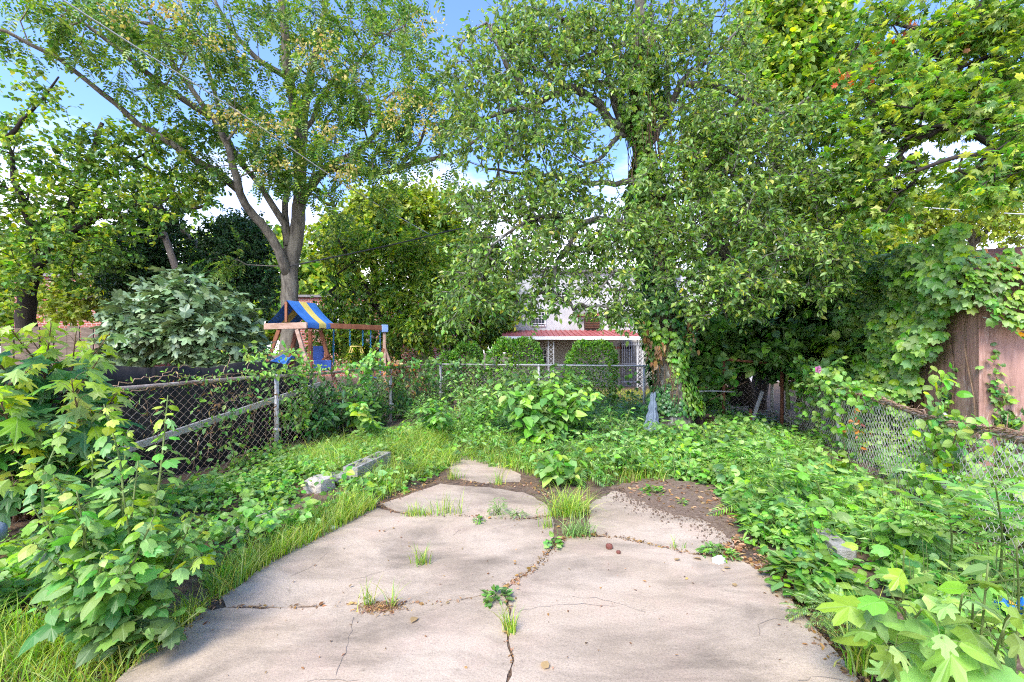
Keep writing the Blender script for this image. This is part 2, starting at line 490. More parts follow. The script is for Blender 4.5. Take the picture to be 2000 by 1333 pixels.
def pinnate(k, leng, wid, curve=.3, ang=62):
    V = []; Fq = []
    def rz(y): return -curve * y * y
    n = 5
    for i in range(n):
        y0 = i / n; w = .008 * (1 - y0 * .7)
        V += [(-w, y0 * .95, rz(y0)), (w, y0 * .95, rz(y0))]
    for i in range(n - 1):
        Fq.append([2 * i, 2 * i + 1, 2 * i + 3, 2 * i + 2])
    for i in range(k):
        y = .14 + .82 * i / (k - 1)
        l = leng * (1 - .55 * (i / (k - 1)) ** 2) * (.75 + .25 * min(1, i / 2))
        for s in (-1, 1):
            yy = y + (.015 if s > 0 else 0)
            a = math.radians(ang - 22 * i / k)
            dx, dy = math.sin(a) * s, math.cos(a)
            b = len(V); z = rz(yy)
            V += [(0, yy, z), (dx * l * .4 - dy * wid * s, yy + dy * l * .4 + abs(dx) * wid, z + .015), (dx * l, yy + dy * l, z - .1 * l - .03),
                  (dx * l * .4 + dy * wid * s, yy + dy * l * .4 - abs(dx) * wid, z + .0)]
            Fq.append([b, b + 1, b + 2, b + 3] if s > 0 else [b, b + 3, b + 2, b + 1])
    return np.array(V, float), [np.array(Fq)]


TPL['pinnate'] = pinnate(6, .32, .075, .35)
TPL['lobed'] = polar([(0, .64), (8, .54), (15, .5), (24, .3), (32, .28), (40, .46), (50, .54), (60, .46), (74, .3), (88, .34), (104, .42), (120, .36), (140, .36), (160, .4)], droop=.16)
TPL['frond'] = pinnate(12, .26, .026, .3)
TPL['trifoliate'] = None
_v = []; _f = []
for a, L in ((0, 1.0), (62, .8), (-62, .8)):
    a = math.radians(a); b0 = len(_v)
    for x, y, z in TPL['wide'][0] * L * .62:
        yy = y + .12
        _v.append((x * math.cos(a) + yy * math.sin(a), .3 + yy * math.cos(a) - x * math.sin(a), z))
    for q in TPL['wide'][1][0]:
        _f.append(q + b0)
_v += [(-.012, 0, 0), (.012, 0, 0), (.012, .36, 0), (-.012, .36, 0)]; _f.append(np.arange(4) + 18)
TPL['trifoliate'] = (np.array(_v), [np.array(_f)])


def put(mb, tname, pos, d, n, size, mi=0, wscale=1.0):
    """many copies of a leaf template"""
    tv, tf = TPL[tname]
    pos = np.asarray(pos, float); N = len(pos)
    if N == 0: return
    d = nrm(d); n = n - d * np.sum(n * d, 1, keepdims=True); n = nrm(n); s = np.cross(d, n)
    size = np.broadcast_to(size, (N,))[:, None, None]
    tw = tv * np.array([wscale, 1, 1])
    V = pos[:, None, :] + size * (tw[None, :, 0:1] * s[:, None, :] + tw[None, :, 1:2] * d[:, None, :] + tw[None, :, 2:3] * n[:, None, :])
    k = len(tv); off = np.arange(N)[:, None, None] * k
    mb.add(V.reshape(-1, 3), [(fa[None] + off).reshape(-1, fa.shape[1]) for fa in tf], mi, False, np.tile(tv[:, :2], (N, 1)))


def rnd(N, rng=R):
    return nrm(rng.normal(size=(N, 3)))


def sprays(mb, targets, n, twig, tmpl, size, rng, droop=.3, up=.9, tilt=.5, mi=0, k=4, outw=None, wmb=None, wr=.0025, sv=.3, split=None):
    """clusters of leaves along k short twigs at each target; split=[(mi,fraction),...] sends a share of clusters to other materials"""
    T = np.asarray(targets); m = len(T)
    if m == 0: return
    td = rnd(m * k, rng).reshape(m, k, 3); td[..., 2] = td[..., 2] * .6 - droop * .5
    if outw is not None: td = td + outw[:, None, :] * .8
    td = nrm(td); tl = twig * (.6 + .8 * rng.random((m, k)))
    if wmb is not None:
        for a in range(m):
            for b in range(k):
                e = T[a] + td[a, b] * tl[a, b]
                wmb.tube(np.array([T[a], (T[a] + e) / 2 + (0, 0, .04 * tl[a, b]), e]), [wr * 1.4, wr, wr * .6], 3, 0, False)
    N = m * n
    ci = np.repeat(np.arange(m), n); ti = rng.integers(0, k, N)
    t = .1 + .95 * rng.random(N)
    D = td[ci, ti]; L = tl[ci, ti]
    pos = T[ci] + D * (L * t)[:, None] + rng.normal(size=(N, 3)) * twig * .07
    d = D * .6 + rnd(N, rng) * .9; d[:, 2] -= droop
    nn = np.tile(UP * up, (N, 1)) + rnd(N, rng) * tilt
    sz = size * (1 - sv + 2 * sv * rng.random(N))
    if split is None:
        put(mb, tmpl, pos, d, nn, sz, mi)
    else:
        r = rng.random(m)[ci]; lo = 0
        for mm, fr in split:
            k_ = (r >= lo) & (r < lo + fr); lo += fr
            put(mb, tmpl, pos[k_], d[k_], nn[k_], sz[k_], mm)


# ------------------------------------------------------------------ branches
def spline(pts, step):
    pts = np.asarray(pts, float)
    if len(pts) < 3:
        n = max(2, int(np.linalg.norm(pts[-1] - pts[0]) / step) + 1)
        return pts[0] + (pts[-1] - pts[0]) * np.linspace(0, 1, n)[:, None]
    p = np.concatenate([[2 * pts[0] - pts[1]], pts, [2 * pts[-1] - pts[-2]]])
    out = []
    for i in range(1, len(p) - 2):
        n = max(1, int(np.linalg.norm(p[i + 1] - p[i]) / step))
        t = np.linspace(0, 1, n, endpoint=False)[:, None]
        a, b, c, d = p[i - 1], p[i], p[i + 1], p[i + 2]
        out.append(.5 * (2 * b + (c - a) * t + (2 * a - 5 * b + 4 * c - d) * t ** 2 + (3 * b - a - 3 * c + d) * t ** 3))
    return np.concatenate(out + [pts[-1:]])


def grow(limbs, targets, rng, r_tip=.006, expo=.5, step=.3, wig=.05, sides=5, lsides=9):
    """limbs: (points, r0, r1); the rest of the crown's branches grow from them to the targets. Returns (MB, outward dirs)"""
    mb = MB()
    cap = sum(len(spline(l[0], step)) for l in limbs) + 40 * len(targets) + 50
    pos = np.zeros((cap, 3)); dr = np.zeros((cap, 3)); par = np.full(cap, -1); lim = np.zeros(cap); n = 0
    for pts, r0, r1 in limbs:
        q = spline(pts, step); m = len(q)
        q[1:-1] += rng.normal(size=(max(m - 2, 0), 3)) * min(wig * .4, r0 * .3)
        rr = np.linspace(r0, r1, m)
        if n == 0:
            rr[:2] *= 1.25
        t = np.gradient(q, axis=0)
        pos[n:n + m] = q; dr[n:n + m] = nrm(t); lim[n:n + m] = rr
        par[n + 1:n + m] = np.arange(n, n + m - 1)
        if n > 0:
            par[n] = np.argmin(np.linalg.norm(pos[:n] - q[0], axis=1))
        mb.tube(q, rr, lsides)
        n += m
    nl = n
    targets = np.asarray(targets)
    outd = np.zeros((len(targets), 3)); paths = []
    if len(targets):
        dmin = np.min(np.linalg.norm(targets[:, None] - pos[None, :n:2], axis=2), axis=1)
        for ti in np.argsort(dmin):
            t = targets[ti]
            v = t - pos[:n]; d = np.linalg.norm(v, axis=1) + 1e-6
            cosb = np.sum(v * dr[:n], 1) / d
            cost = d * (1.25 - .35 * cosb) + .25 * np.maximum(0, pos[:n, 2] - t[2])
            j = int(np.argmin(cost)); L = d[j]
            k = min(38, max(1, int(L / step)))
            tt = np.linspace(0, 1, k + 1)[1:, None]
            c = pos[j] + dr[j] * L * .3 + np.array([0, 0, .12 * L])
            q = (1 - tt) ** 2 * pos[j] + 2 * tt * (1 - tt) * c + tt ** 2 * t
            if k > 1:
                q[:-1] += rng.normal(size=(k - 1, 3)) * wig
            idx = np.arange(n, n + k)
            pos[n:n + k] = q
            full = np.concatenate([pos[j:j + 1], q]); dr[n:n + k] = nrm(np.diff(full, axis=0))
            par[n] = j; par[n + 1:n + k] = idx[:-1]
            outd[ti] = dr[n + k - 1]
            paths.append(np.concatenate([[j], idx])); n += k
        cnt = np.zeros(n)
        for p_ in paths: cnt[p_[-1]] += 1
        for i in range(n - 1, nl - 1, -1):
            if par[i] >= nl: cnt[par[i]] += cnt[i]
        rad = np.where(np.arange(n) < nl, lim[:n], r_tip * np.maximum(cnt, 1) ** expo)
        for p_ in paths:
            r = rad[p_].copy(); r[0] = min(r[0], r[1] * 1.15)
            mb.tube(pos[p_], r, sides if r[0] > .02 else 3, 0, False)
    return mb, outd


def blobs(lst, rng, pad=1.0):
    """(px,py,rx,ry,depth,depth_r,count) -> points inside those ellipsoids"""
    out = []
    for px, py, rx, ry, D, rD, c in lst:
        u = rnd(c, rng) * (rng.random((c, 1)) ** (1 / 2.4))
        for a in u:
            out.append(P(px + a[0] * rx, py + a[1] * ry, D + a[2] * rD))
    return np.array(out)


def L_(px, r0, r1, D):
    """limb from pixel points; D a number or a list of depths"""
    Ds = [D] * len(px) if isinstance(D, (int, float)) else list(D)
    if len(Ds) == 2 and len(px) > 2:
        Ds = np.linspace(Ds[0], Ds[1], len(px))
    return np.array([P(a[0], a[1], d) for a, d in zip(px, Ds)]), r0, r1


# ------------------------------------------------------------------ ground
PAT = [(205, 1345), (330, 1245), (430, 1165), (530, 1092), (640, 1035), (735, 985), (860, 938), (872, 900), (905, 885), (970, 895),
       (1050, 928), (1150, 950), (1290, 938), (1390, 958), (1435, 1005), (1440, 1060), (1500, 1100), (1545, 1160), (1605, 1240), (1690, 1340), (2000, 2300), (-700, 2300)]
PATG = np.array([G(*p)[:2] for p in PAT])


def inside(pts, poly):
    x, y = pts[:, 0], pts[:, 1]; r = np.zeros(len(pts), bool); n = len(poly)
    for i in range(n):
        x0, y0 = poly[i]; x1, y1 = poly[(i + 1) % n]
        c = ((y0 > y) != (y1 > y)) & (x < (x1 - x0) * (y - y0) / (y1 - y0 + 1e-12) + x0)
        r ^= c
    return r


def edge_dist(pts, poly):
    d = np.full(len(pts), 1e9); n = len(poly)
    for i in range(n):
        a = poly[i]; b = poly[(i + 1) % n]; ab = b - a
        t = np.clip(((pts - a) @ ab) / (ab @ ab), 0, 1)
        d = np.minimum(d, np.linalg.norm(pts - a - t[:, None] * ab, axis=1))
    return d


def hz(xy):
    xy = np.asarray(xy, float).reshape(-1, 2)
    x, y = xy[:, 0], xy[:, 1]
    ins = inside(xy, PATG); d = edge_dist(xy, PATG)
    s = np.clip((d - .05) / .5, 0, 1); s = s * s * (3 - 2 * s)
    nz = .018 * np.sin(2.1 * x + 1.3 * y) + .014 * np.sin(3.7 * x - 2.9 * y + 1) + .008 * np.sin(9 * x + 7 * y) + .007 * np.sin(13 * y - 8 * x)
    far = np.clip((np.hypot(x, y) - 10) / 4, 0, 1)
    out = -.05 + s * (.09 + nz * (1 - far) - .04 * far)
    return np.where(ins, -.009, out)


xs = np.concatenate([[-150, -80, -40, -25, -16, -12], np.arange(-10, 10.01, .11), [12, 16, 25, 40, 80, 150]])
ys = np.concatenate([[-40, -15, -5, -1], np.arange(.3, 14.01, .11), [16, 20, 26, 34, 45, 70, 120, 260]])
gx, gy = np.meshgrid(xs, ys)
gxy = np.c_[gx.ravel(), gy.ravel()]
g = MB()
nx, ny = len(xs), len(ys)
i = (np.arange(ny - 1)[:, None] * nx + np.arange(nx - 1)[None, :]).ravel()
g.add(np.c_[gxy, hz(gxy)], [np.stack([i, i + 1, i + nx + 1, i + nx], 1)], 0, True)
tag(g.build('ground', 'ground'), kind='structure')


def jag(poly, step=.07, amp=.012, seed=0):
    rng = np.random.default_rng(seed); out = []
    n = len(poly)
    for i in range(n):
        a = poly[i]; b = poly[(i + 1) % n]; L = np.linalg.norm(b - a); k = max(1, int(L / step))
        nn = np.array([-(b - a)[1], (b - a)[0]]) / (L + 1e-9)
        w = np.cumsum(rng.normal(size=k)) * amp * .6; w -= np.linspace(w[0], w[-1], k)
        for j in range(k):
            out.append(a + (b - a) * j / k + nn * (w[j] + rng.normal() * amp * .35 if j else 0))
    return np.array(out)


def inset(poly, e):
    n = len(poly); area = sum(poly[i][0] * poly[(i + 1) % n][1] - poly[(i + 1) % n][0] * poly[i][1] for i in range(n))
    s = 1 if area > 0 else -1; out = []
    for i in range(n):
        d1 = nrm(poly[i] - poly[i - 1]); d2 = nrm(poly[(i + 1) % n] - poly[i])
        nn = nrm(np.array([-(d1 + d2)[1], (d1 + d2)[0]])) * s
        out.append(poly[i] + nn * e)
    return np.array(out)


CL = [(440, 1186), (560, 1186), (690, 1181), (800, 1179), (900, 1172), (985, 1150)]
CD = [(985, 1150), (996, 1200), (992, 1250), (1003, 1290), (990, 1333), (960, 1500), (985, 2300)]
CU = [(985, 1150), (1020, 1125), (1062, 1094), (1078, 1070), (1105, 1050)]
CR = [(1105, 1050), (1190, 1048), (1270, 1064), (1340, 1080), (1420, 1090), (1490, 1100)]
CM = [(735, 986), (790, 1004), (900, 1009), (1015, 1014), (1080, 1008)]
slabs = [
    CL + CD[1:] + [(-700, 2300), (205, 1345), (330, 1245), (400, 1190)],
    CD[::-1] + CU[1:] + CR[1:] + [(1545, 1160), (1605, 1240), (1690, 1340), (2000, 2300)],
    [(430, 1165), (530, 1092), (640, 1035), (725, 990)] + CM[1:] + [(1082, 1040)] + CU[::-1][1:-1] + CL[::-1] + [],
    [(742, 983), (860, 944), (960, 952), (1025, 962), (1068, 985), (1078, 1004)] + CM[::-1][1:-1],
    [(1150, 985), (1195, 958), (1240, 965), (1300, 985), (1375, 1000), (1425, 1040), (1430, 1080)] + CR[::-1][2:-1] + [(1150, 1040)],
    [(880, 930), (878, 902), (910, 890), (968, 902), (1018, 926), (1016, 940), (950, 944)],
]
pt = MB()
for k, s in enumerate(slabs):
    q = inset(jag(np.array([G(*p)[:2] for p in s]), .045, .012, k), .0045)
    rng = np.random.default_rng(50 + k)
    zt = -.0012 * k
    pt.prism(q, -.06, zt)
s6 = np.array([G(*p)[:2] for p in [(1650, 1195), (1720, 1200), (1800, 1240), (1900, 1275), (2080, 1270), (2400, 1500), (2400, 2300), (1990, 2300), (1790, 1400), (1720, 1300)]])
pt.prism(jag(s6, .06, .02, 9), -.06, -.004)
tag(pt.build('patio', 'concrete'), kind='structure')
# hairline cracks lying on the slabs
hc = MB()
for pl in ([(640, 1078), (610, 1105), (570, 1125)], [(800, 1100), (740, 1118), (685, 1133)], [(690, 1205), (680, 1255), (655, 1320)], [(1120, 1165), (1180, 1172), (1260, 1195)],
           [(1480, 1240), (1490, 1215), (1530, 1210), (1570, 1222)], [(1010, 1195), (1100, 1180), (1210, 1185)], [(1560, 1333), (1590, 1322), (1640, 1325)], [(885, 1045), (900, 1035)], [(600, 1330), (640, 1326), (700, 1330)]):
    w = np.array([G(*p, .002) for p in pl]); w = spline(w, .04); w[:, :2] += R.normal(size=(len(w), 2)) * .006
    t = nrm(np.gradient(w, axis=0)); s = np.cross(t, UP) * (.0006 + .0013 * R.random((len(w), 1)))
    n = len(w); i = np.arange(n - 1)
    V = np.concatenate([w - s, w + s]); V[:, 2] = .003
    hc.add(V, [np.stack([i, i + n, i + n + 1, i + 1], 1)])
tag(hc.build('patio_cracks', 'crack'), kind='structure')


# ------------------------------------------------------------------ ground plants
def scatter(poly_px, n, rng, z=.04):
    q = np.array([G(p[0], p[1], z)[:2] for p in poly_px]); lo, hi = q.min(0), q.max(0); out = []
    tot = 0
    while tot < n:
        c = lo + (hi - lo) * rng.random((n * 2, 2)); c = c[inside(c, q)]
        out.append(c); tot += len(c)
    c = np.concatenate(out)[:n]
    a, b = np.array([-2.1, 4.3]), np.array([-1.62, 6.0])
    t = np.clip((c - a) @ (b - a) / ((b - a) @ (b - a)), 0, 1)
    far_ = np.linalg.norm(c - a - t[:, None] * (b - a), axis=1) > .27
    c = c[far_ | (rng.random(len(c)) < .18)]
    return np.c_[c, hz(c)]


def px_density(pts, keep_scale, rng):
    """thin far points: keep probability falls with distance"""
    p = np.clip((keep_scale / pts[:, 1]) ** -0, 0, 1)
    return pts[rng.random(len(pts)) < p]


def at_u(line, u):
    seg = np.linalg.norm(np.diff(line, axis=0), axis=1); cu = np.concatenate([[0], np.cumsum(seg)])
    return np.stack([np.interp(u, cu, line[:, 0]), np.interp(u, cu, line[:, 1])], -1), cu[-1]


RFL = np.array([(3.2, 2.0), (4.03, 4.07), (4.64, 5.64), (5.25, 7.4), (5.85, 9.4)])


def seg_dist(p, line):
    d = np.full(len(p), 1e9)
    for a, b in zip(line[:-1], line[1:]):
        t = np.clip(((p - a) @ (b - a)) / ((b - a) @ (b - a)), 0, 1)
        d = np.minimum(d, np.linalg.norm(p - a - t[:, None] * (b - a), axis=1))
    return d


def cover(mb, base, h, nl, size, tmpl, rng, spread=.07, mi=0, tilt=.5, up=1.0, stems=None):
    """small plants: nl leaves in a dome over every base point"""
    N = len(base) * nl; ci = np.repeat(np.arange(len(base)), nl)
    fld = .5 + .5 * np.sin(base[:, 0] * 3.1 + 1.7 * np.sin(base[:, 1] * 2.3)) * np.sin(base[:, 1] * 2.7 + base[:, 0])
    hh = (h * (.35 + .9 * rng.random(len(base))) * (.55 + 1.0 * fld) * np.clip((seg_dist(base[:, :2], RFL) - .05) / 1.1, .3, 1))[ci] * (.25 + .75 * rng.random(N))
    a = rng.random(N) * 2 * PI; rr = spread * np.sqrt(rng.random(N)) * (1.1 - .4 * hh / (h * 1.5))
    pos = base[ci] + np.c_[np.cos(a) * rr, np.sin(a) * rr, hh]
    d = np.c_[np.cos(a), np.sin(a), -.15 + .5 * rng.normal(size=N) * .5] + rng.normal(size=(N, 3)) * .3
    nn = np.c_[np.cos(a) * .5, np.sin(a) * .5 - .35, np.full(N, up)] + rnd(N, rng) * tilt
    sz = size * (.5 + .85 * rng.random(N))
    if isinstance(mi, tuple):
        pick = (np.sin(base[:, 0] * 2.3 + base[:, 1] * 1.1 + 2 * np.sin(base[:, 1])) * .5 + .5 + rng.normal(size=len(base)) * .25)[ci]
        e = np.linspace(0, 1, len(mi) + 1); e[0], e[-1] = -9, 9
        for k, mm in enumerate(mi):
            q = (pick >= e[k]) & (pick < e[k + 1]); put(mb, tmpl, pos[q], d[q], nn[q], sz[q], mm)
    else:
        put(mb, tmpl, pos, d, nn, sz, mi)
    if stems is not None:
        for b in base[::2]:
            hb = h * (.6 + .5 * rng.random())
            mb.tube(np.array([b, b + (rng.normal() * .02, rng.normal() * .02, hb)]), [.003, .002], 3, stems, False)


def blades(mb, base, length, rng, lean=.6, width=.006, mi=0, seg=4):
    """curved grass blades"""
    N = len(base); a = rng.random(N) * 2 * PI
    L = length * (.45 + .8 * rng.random(N)); ln = lean * (.3 + rng.random(N))
    t = np.linspace(0, 1, seg + 1)
    hor = (ln * L)[:, None] * t[None] ** 1.8
    ver = L[:, None] * (t[None] - .35 * ln[:, None] * t[None] ** 2.4)
    dx, dy = np.cos(a)[:, None], np.sin(a)[:, None]
    c = np.stack([base[:, 0:1] + hor * dx, base[:, 1:2] + hor * dy, base[:, 2:3] + ver], -1)
    b2 = a + PI / 2 + rng.normal(size=N) * .6
    side = np.stack([np.cos(b2), np.sin(b2), np.zeros(N)], -1)[:, None, :]
    w = (width * (.6 + .7 * rng.random(N)))[:, None, None] * (1 - t ** 1.6 * .97)[None, :, None]
    V = np.stack([c - side * w / 2, c + side * w / 2], 2).reshape(N, -1, 3)
    k = 2 * (seg + 1); q = np.array([[2 * i, 2 * i + 1, 2 * i + 3, 2 * i + 2] for i in range(seg)])
    mb.add(V.reshape(-1, 3), [(q[None] + np.arange(N)[:, None, None] * k).reshape(-1, 4)], mi)


rg = np.random.default_rng(11)
# creeping ground cover left of the patio
m = MB()
zl = [(-250, 1333), (150, 1200), (380, 1130), (520, 1070), (640, 1010), (745, 965), (860, 915), (900, 870), (880, 835), (760, 845), (640, 880), (530, 888), (370, 948), (200, 1012), (-150, 1120)]
b = scatter(zl, 1500, rg); cover(m, b, .15, 6, .055, 'heart', rg, .09, (0, 1, 2), tilt=.9)
b = scatter(zl, 380, rg); cover(m, b, .16, 4, .14, 'trifoliate', rg, .08, 0)
b = scatter([(380, 1000), (540, 905), (700, 870), (860, 840), (870, 870), (740, 925), (560, 980)], 700, rg); cover(m, b, .17, 6, .05, 'ovate', rg, .08, 0)
tag(m.build('ground_cover', ['cover', 'weed', 'pale']), 'low bright green creeping weeds covering the bank beside the cinder block', 'ground cover', kind='stuff')
# right bank
m = MB()
zr = [(1150, 930), (1290, 925), (1400, 945), (1445, 990), (1470, 1060), (1600, 1110), (1650, 1060), (1700, 1120), (1790, 1210), (1900, 1260), (2100, 1230), (2150, 1165), (1850, 1040), (1700, 950), (1590, 892), (1530, 860), (1400, 850), (1230, 880)]
b = scatter(zr, 850, rg); cover(m, b, .18, 6, .06, 'heart', rg, .1, (0, 2, 3), tilt=.9)
b = scatter(zr, 700, rg); cover(m, b, .3, 5, .085, 'mulberry', rg, .1, (3, 0, 2), stems=1, tilt=.8)
b = scatter(zr, 130, rg); cover(m, b, .3, 4, .26, 'frond', rg, .06, (3, 0), tilt=.5)
b = scatter(zr, 420, rg); cover(m, b, .3, 7, .09, 'narrow', rg, .07, (0, 3), tilt=.8)
blades(m, scatter(zr, 1300, rg), .26, rg, .7, .006, 3)
b = scatter(zr, 260, rg); cover(m, b, .22, 4, .16, 'trifoliate', rg, .08, 0)
b2, _ = at_u(RFL, rg.random(420) * 6.5); b2 = b2 + np.array([.94, -.34]) * (.1 + 1.0 * rg.random((420, 1)))
cover(m, np.c_[b2, hz(b2)], .75, 8, .09, 'boston', rg, .16, (2, 0, 3), tilt=.8)
tag(m.build('weeds', ['cover', 'stem', 'weed', 'pale']), 'leafy green weeds and ferny seedlings covering the bank below the sagging fence', 'weeds', kind='stuff')
# back of the yard
m = MB()
zb = [(880, 880), (900, 830), (960, 800), (1250, 800), (1400, 830), (1640, 860), (1560, 900), (1400, 935), (1290, 930), (1150, 945), (1050, 925)]
b = scatter(zb, 1900, rg); cover(m, b, .26, 6, .075, 'ovate', rg, .13, (0, 2))
b = scatter(zb, 450, rg); cover(m, b, .3, 4, .3, 'frond', rg, .08, 0, tilt=.3)
zb2 = [(860, 830), (960, 790), (1250, 790), (1700, 830), (1640, 860), (1300, 840)]
b = scatter(zb2, 900, rg); cover(m, b, .3, 6, .09, 'heart', rg, .2, (1, 0, 3))
tag(m.build('undergrowth', ['weed', 'ivydark', 'cover', 'mid']), 'tangled green undergrowth across the back of the yard around the ivy trunk', 'undergrowth', kind='stuff')
# grasses
m = MB()
for poly, n, L, ln in (([(430, 1160), (530, 1090), (650, 1030), (735, 985), (700, 965), (560, 1040), (400, 1130)], 1500, .22, .7),
                       ([(560, 910), (700, 870), (870, 850), (900, 900), (780, 940), (640, 960)], 3000, .36, 1.3),
                       ([(900, 890), (1060, 930), (1060, 880), (920, 850)], 1100, .24, .6),
                       ([(1080, 930), (1300, 935), (1310, 905), (1120, 895)], 900, .26, .6),
                       ([(-200, 1333), (330, 1245), (420, 1165), (300, 1190), (60, 1230), (-150, 1240)], 700, .22, .8),
                       ([(745, 965), (800, 945), (760, 900), (690, 930)], 300, .25, .6),
                       ([(-300, 1420), (180, 1345), (330, 1245), (60, 1260)], 420, .2, .9)):
    blades(m, scatter(poly, int(n * 2.2), rg), L, rg, ln, .0065)
tag(m.build('grass', 'grass'), 'long bright grass leaning over the patio edge and around the cinder blocks', 'grass', kind='stuff')
# neighbour's lawn, sunlight put into its yellow green blade colour
m = MB()
for x0, x1, y0, y1, n in ((-1.5, 5.5, 10.8, 17, 9000),):
    c = np.c_[x0 + (x1 - x0) * rg.random(n), y0 + (y1 - y0) * rg.random(n)]
    blades(m, np.c_[c, hz(c)], .16, rg, .7, .016, seg=2)
tag(m.build('lawn', 'lawn'), 'sunny yellow green lawn beyond the back fence below the red awning', 'lawn', kind='stuff')


# dead leaves and crumbs
def litter(poly, n, size, rng):
    b = scatter(poly, n, rng, 0); b[:, 2] = np.maximum(b[:, 2], np.where(inside(b[:, :2], PATG), -.002, -1)) + .008
    return b


m = MB()
lit = np.concatenate([litter([(1390, 950), (1450, 1000), (1450, 1090), (1400, 1095), (1440, 1040), (1400, 990)], 260, .05, rg),
                      litter([(1440, 1090), (1560, 1100), (1700, 1190), (1760, 1290), (1700, 1330), (1600, 1235), (1540, 1155)], 420, .05, rg),
                      litter([(1180, 945), (1300, 930), (1400, 950), (1440, 1000), (1430, 1045), (1380, 1010), (1280, 985)], 260, .05, rg),
                      litter([(1400, 840), (1560, 850), (1540, 900), (1380, 890)], 150, .08, rg)])
put(m, 'ovate', lit, np.c_[rnd(len(lit), rg)[:, :2], rg.normal(size=len(lit)) * .15], np.tile(UP, (len(lit), 1)) + rnd(len(lit), rg) * .6, .025 + .045 * rg.random(len(lit)))
for cr, n, w in ((CL, 90, .012), (CU, 160, .02), (CR, 230, .02), (CM, 150, .02), (CD[:5], 40, .008), ([(880, 936), (950, 948), (1020, 946), (1060, 960), (1090, 990), (1105, 1040)], 330, .05),
                 ([(330, 1245), (430, 1165), (530, 1092), (640, 1035), (735, 985), (860, 938)], 520, .045), ([(1440, 1060), (1500, 1100), (1545, 1160), (1605, 1240), (1690, 1340)], 420, .05)):
    w3 = spline(np.array([G(*p) for p in cr]), .02)
    c = w3[rg.integers(0, len(w3), n)] + rg.normal(size=(n, 3)) * (w, w, 0)
    c[:, 2] = .006
    put(m, 'ovate', c, np.c_[rnd(n, rg)[:, :2], rg.normal(size=n) * .2], np.tile(UP, (n, 1)) + rnd(n, rg) * .9, .012 + .028 * rg.random(n) ** 2)
c = scatter([(420, 1200), (800, 1000), (1000, 960), (1400, 1060), (1600, 1300), (260, 1330)], 120, rg, 0); c[:, 2] = .006
put(m, 'ovate', c, np.c_[rnd(120, rg)[:, :2], rg.normal(size=120) * .2], np.tile(UP, (120, 1)) + rnd(120, rg) * .9, .008 + .02 * rg.random(120))
tag(m.build('leaf_litter', 'dry'), 'brown leaf litter and crumbs along the patio cracks and edges', 'leaf litter', kind='stuff')
# soil spread over the far slab corner
m = MB()
q = jag(np.array([G(*p)[:2] for p in [(1195, 950), (1225, 962), (1262, 985), (1310, 1002), (1372, 1014), (1425, 1052), (1450, 1050), (1450, 1000), (1400, 945), (1290, 932)]]), .035, .05, 3)
m.prism(q, -.06, .003)
w3 = spline(np.array([G(*p) for p in [(1165, 958), (1225, 966), (1262, 988), (1310, 1004), (1372, 1016), (1428, 1060)]]), .02)
for k in range(2600):
    c = w3[rg.integers(0, len(w3))] + rg.normal(size=3) * (.12, .16, 0); c[2] = .004
    s_ = .002 + .008 * rg.random() ** 7
    m.box(c, (s_ * 1.6, s_ * 1.2, s_), np.array(Matrix.Rotation(rg.random() * 3, 3, 'Z')))
tag(m.build('soil', 'soil'), 'dark crumbly soil washed over the far corner of the patio', 'soil', kind='stuff')

# ------------------------------------------------------------------ weeds in the patio cracks (each a thing)
def tuft(px, py, n, L, label, lean=.65, w=.006, spread=.03, mat='grass', seed=0):
    rng = np.random.default_rng(900 + seed)
    p = G(px, py); mb = MB(); n = int(n * 1.9)
    b = p + rng.normal(size=(n, 3)) * (spread, spread * .6, 0); b[:, 2] = -.01
    blades(mb, b, L, rng, lean, w)
    o = mb.build('grass_tuft', mat)
    return tag(o, label, 'grass tuft', 'grass tufts growing in the patio')


tuft(822, 1102, 26, .17, 'small yellow green grass tuft alone at the end of a short crack', seed=1)
tuft(720, 1183, 14, .19, 'sparse row of grass blades in a patch of brown debris on the cracked slab', seed=2, spread=.035)
tuft(765, 1187, 9, .2, 'few thin upright grass blades at the edge of the brown debris patch', seed=3, spread=.014)
tuft(996, 1235, 34, .17, 'yellow green grass tuft leaning over the crack below the dark broad leaved weed', seed=4, lean=.5, spread=.018)
tuft(1113, 1005, 190, .31, 'tall bright grass clump filling the wide gap between two slabs', seed=5, spread=.085, lean=1.15)
tuft(1125, 1045, 90, .2, 'blue green grass sprawling at the meeting point of the slab cracks', seed=6, lean=1.0, spread=.07, mat='thistle')
tuft(812, 1006, 60, .13, 'squat grass tuft at the start of the rear patio crack', seed=7, lean=.8, spread=.06)
tuft(872, 1004, 32, .24, 'wispy tall grass along the rear patio crack', seed=8, spread=.09)
tuft(1068, 1030, 14, .2, 'thin pale grass stems beside the wide slab gap', seed=9, spread=.03)
tuft(886, 934, 30, .22, 'grass stems at the near corner of the farthest slab', seed=10, spread=.06)
tuft(973, 945, 22, .24, 'upright grass stems on the front edge of the farthest slab', seed=11, spread=.04)
tuft(1690, 1310, 60, .38, 'long dark green grass tuft at the patio edge beside the pale stones', seed=12, lean=.7, spread=.045, w=.008)
tuft(1325, 1070, 8, .12, 'few short grass blades in the crack near the white stone', seed=13, spread=.03)


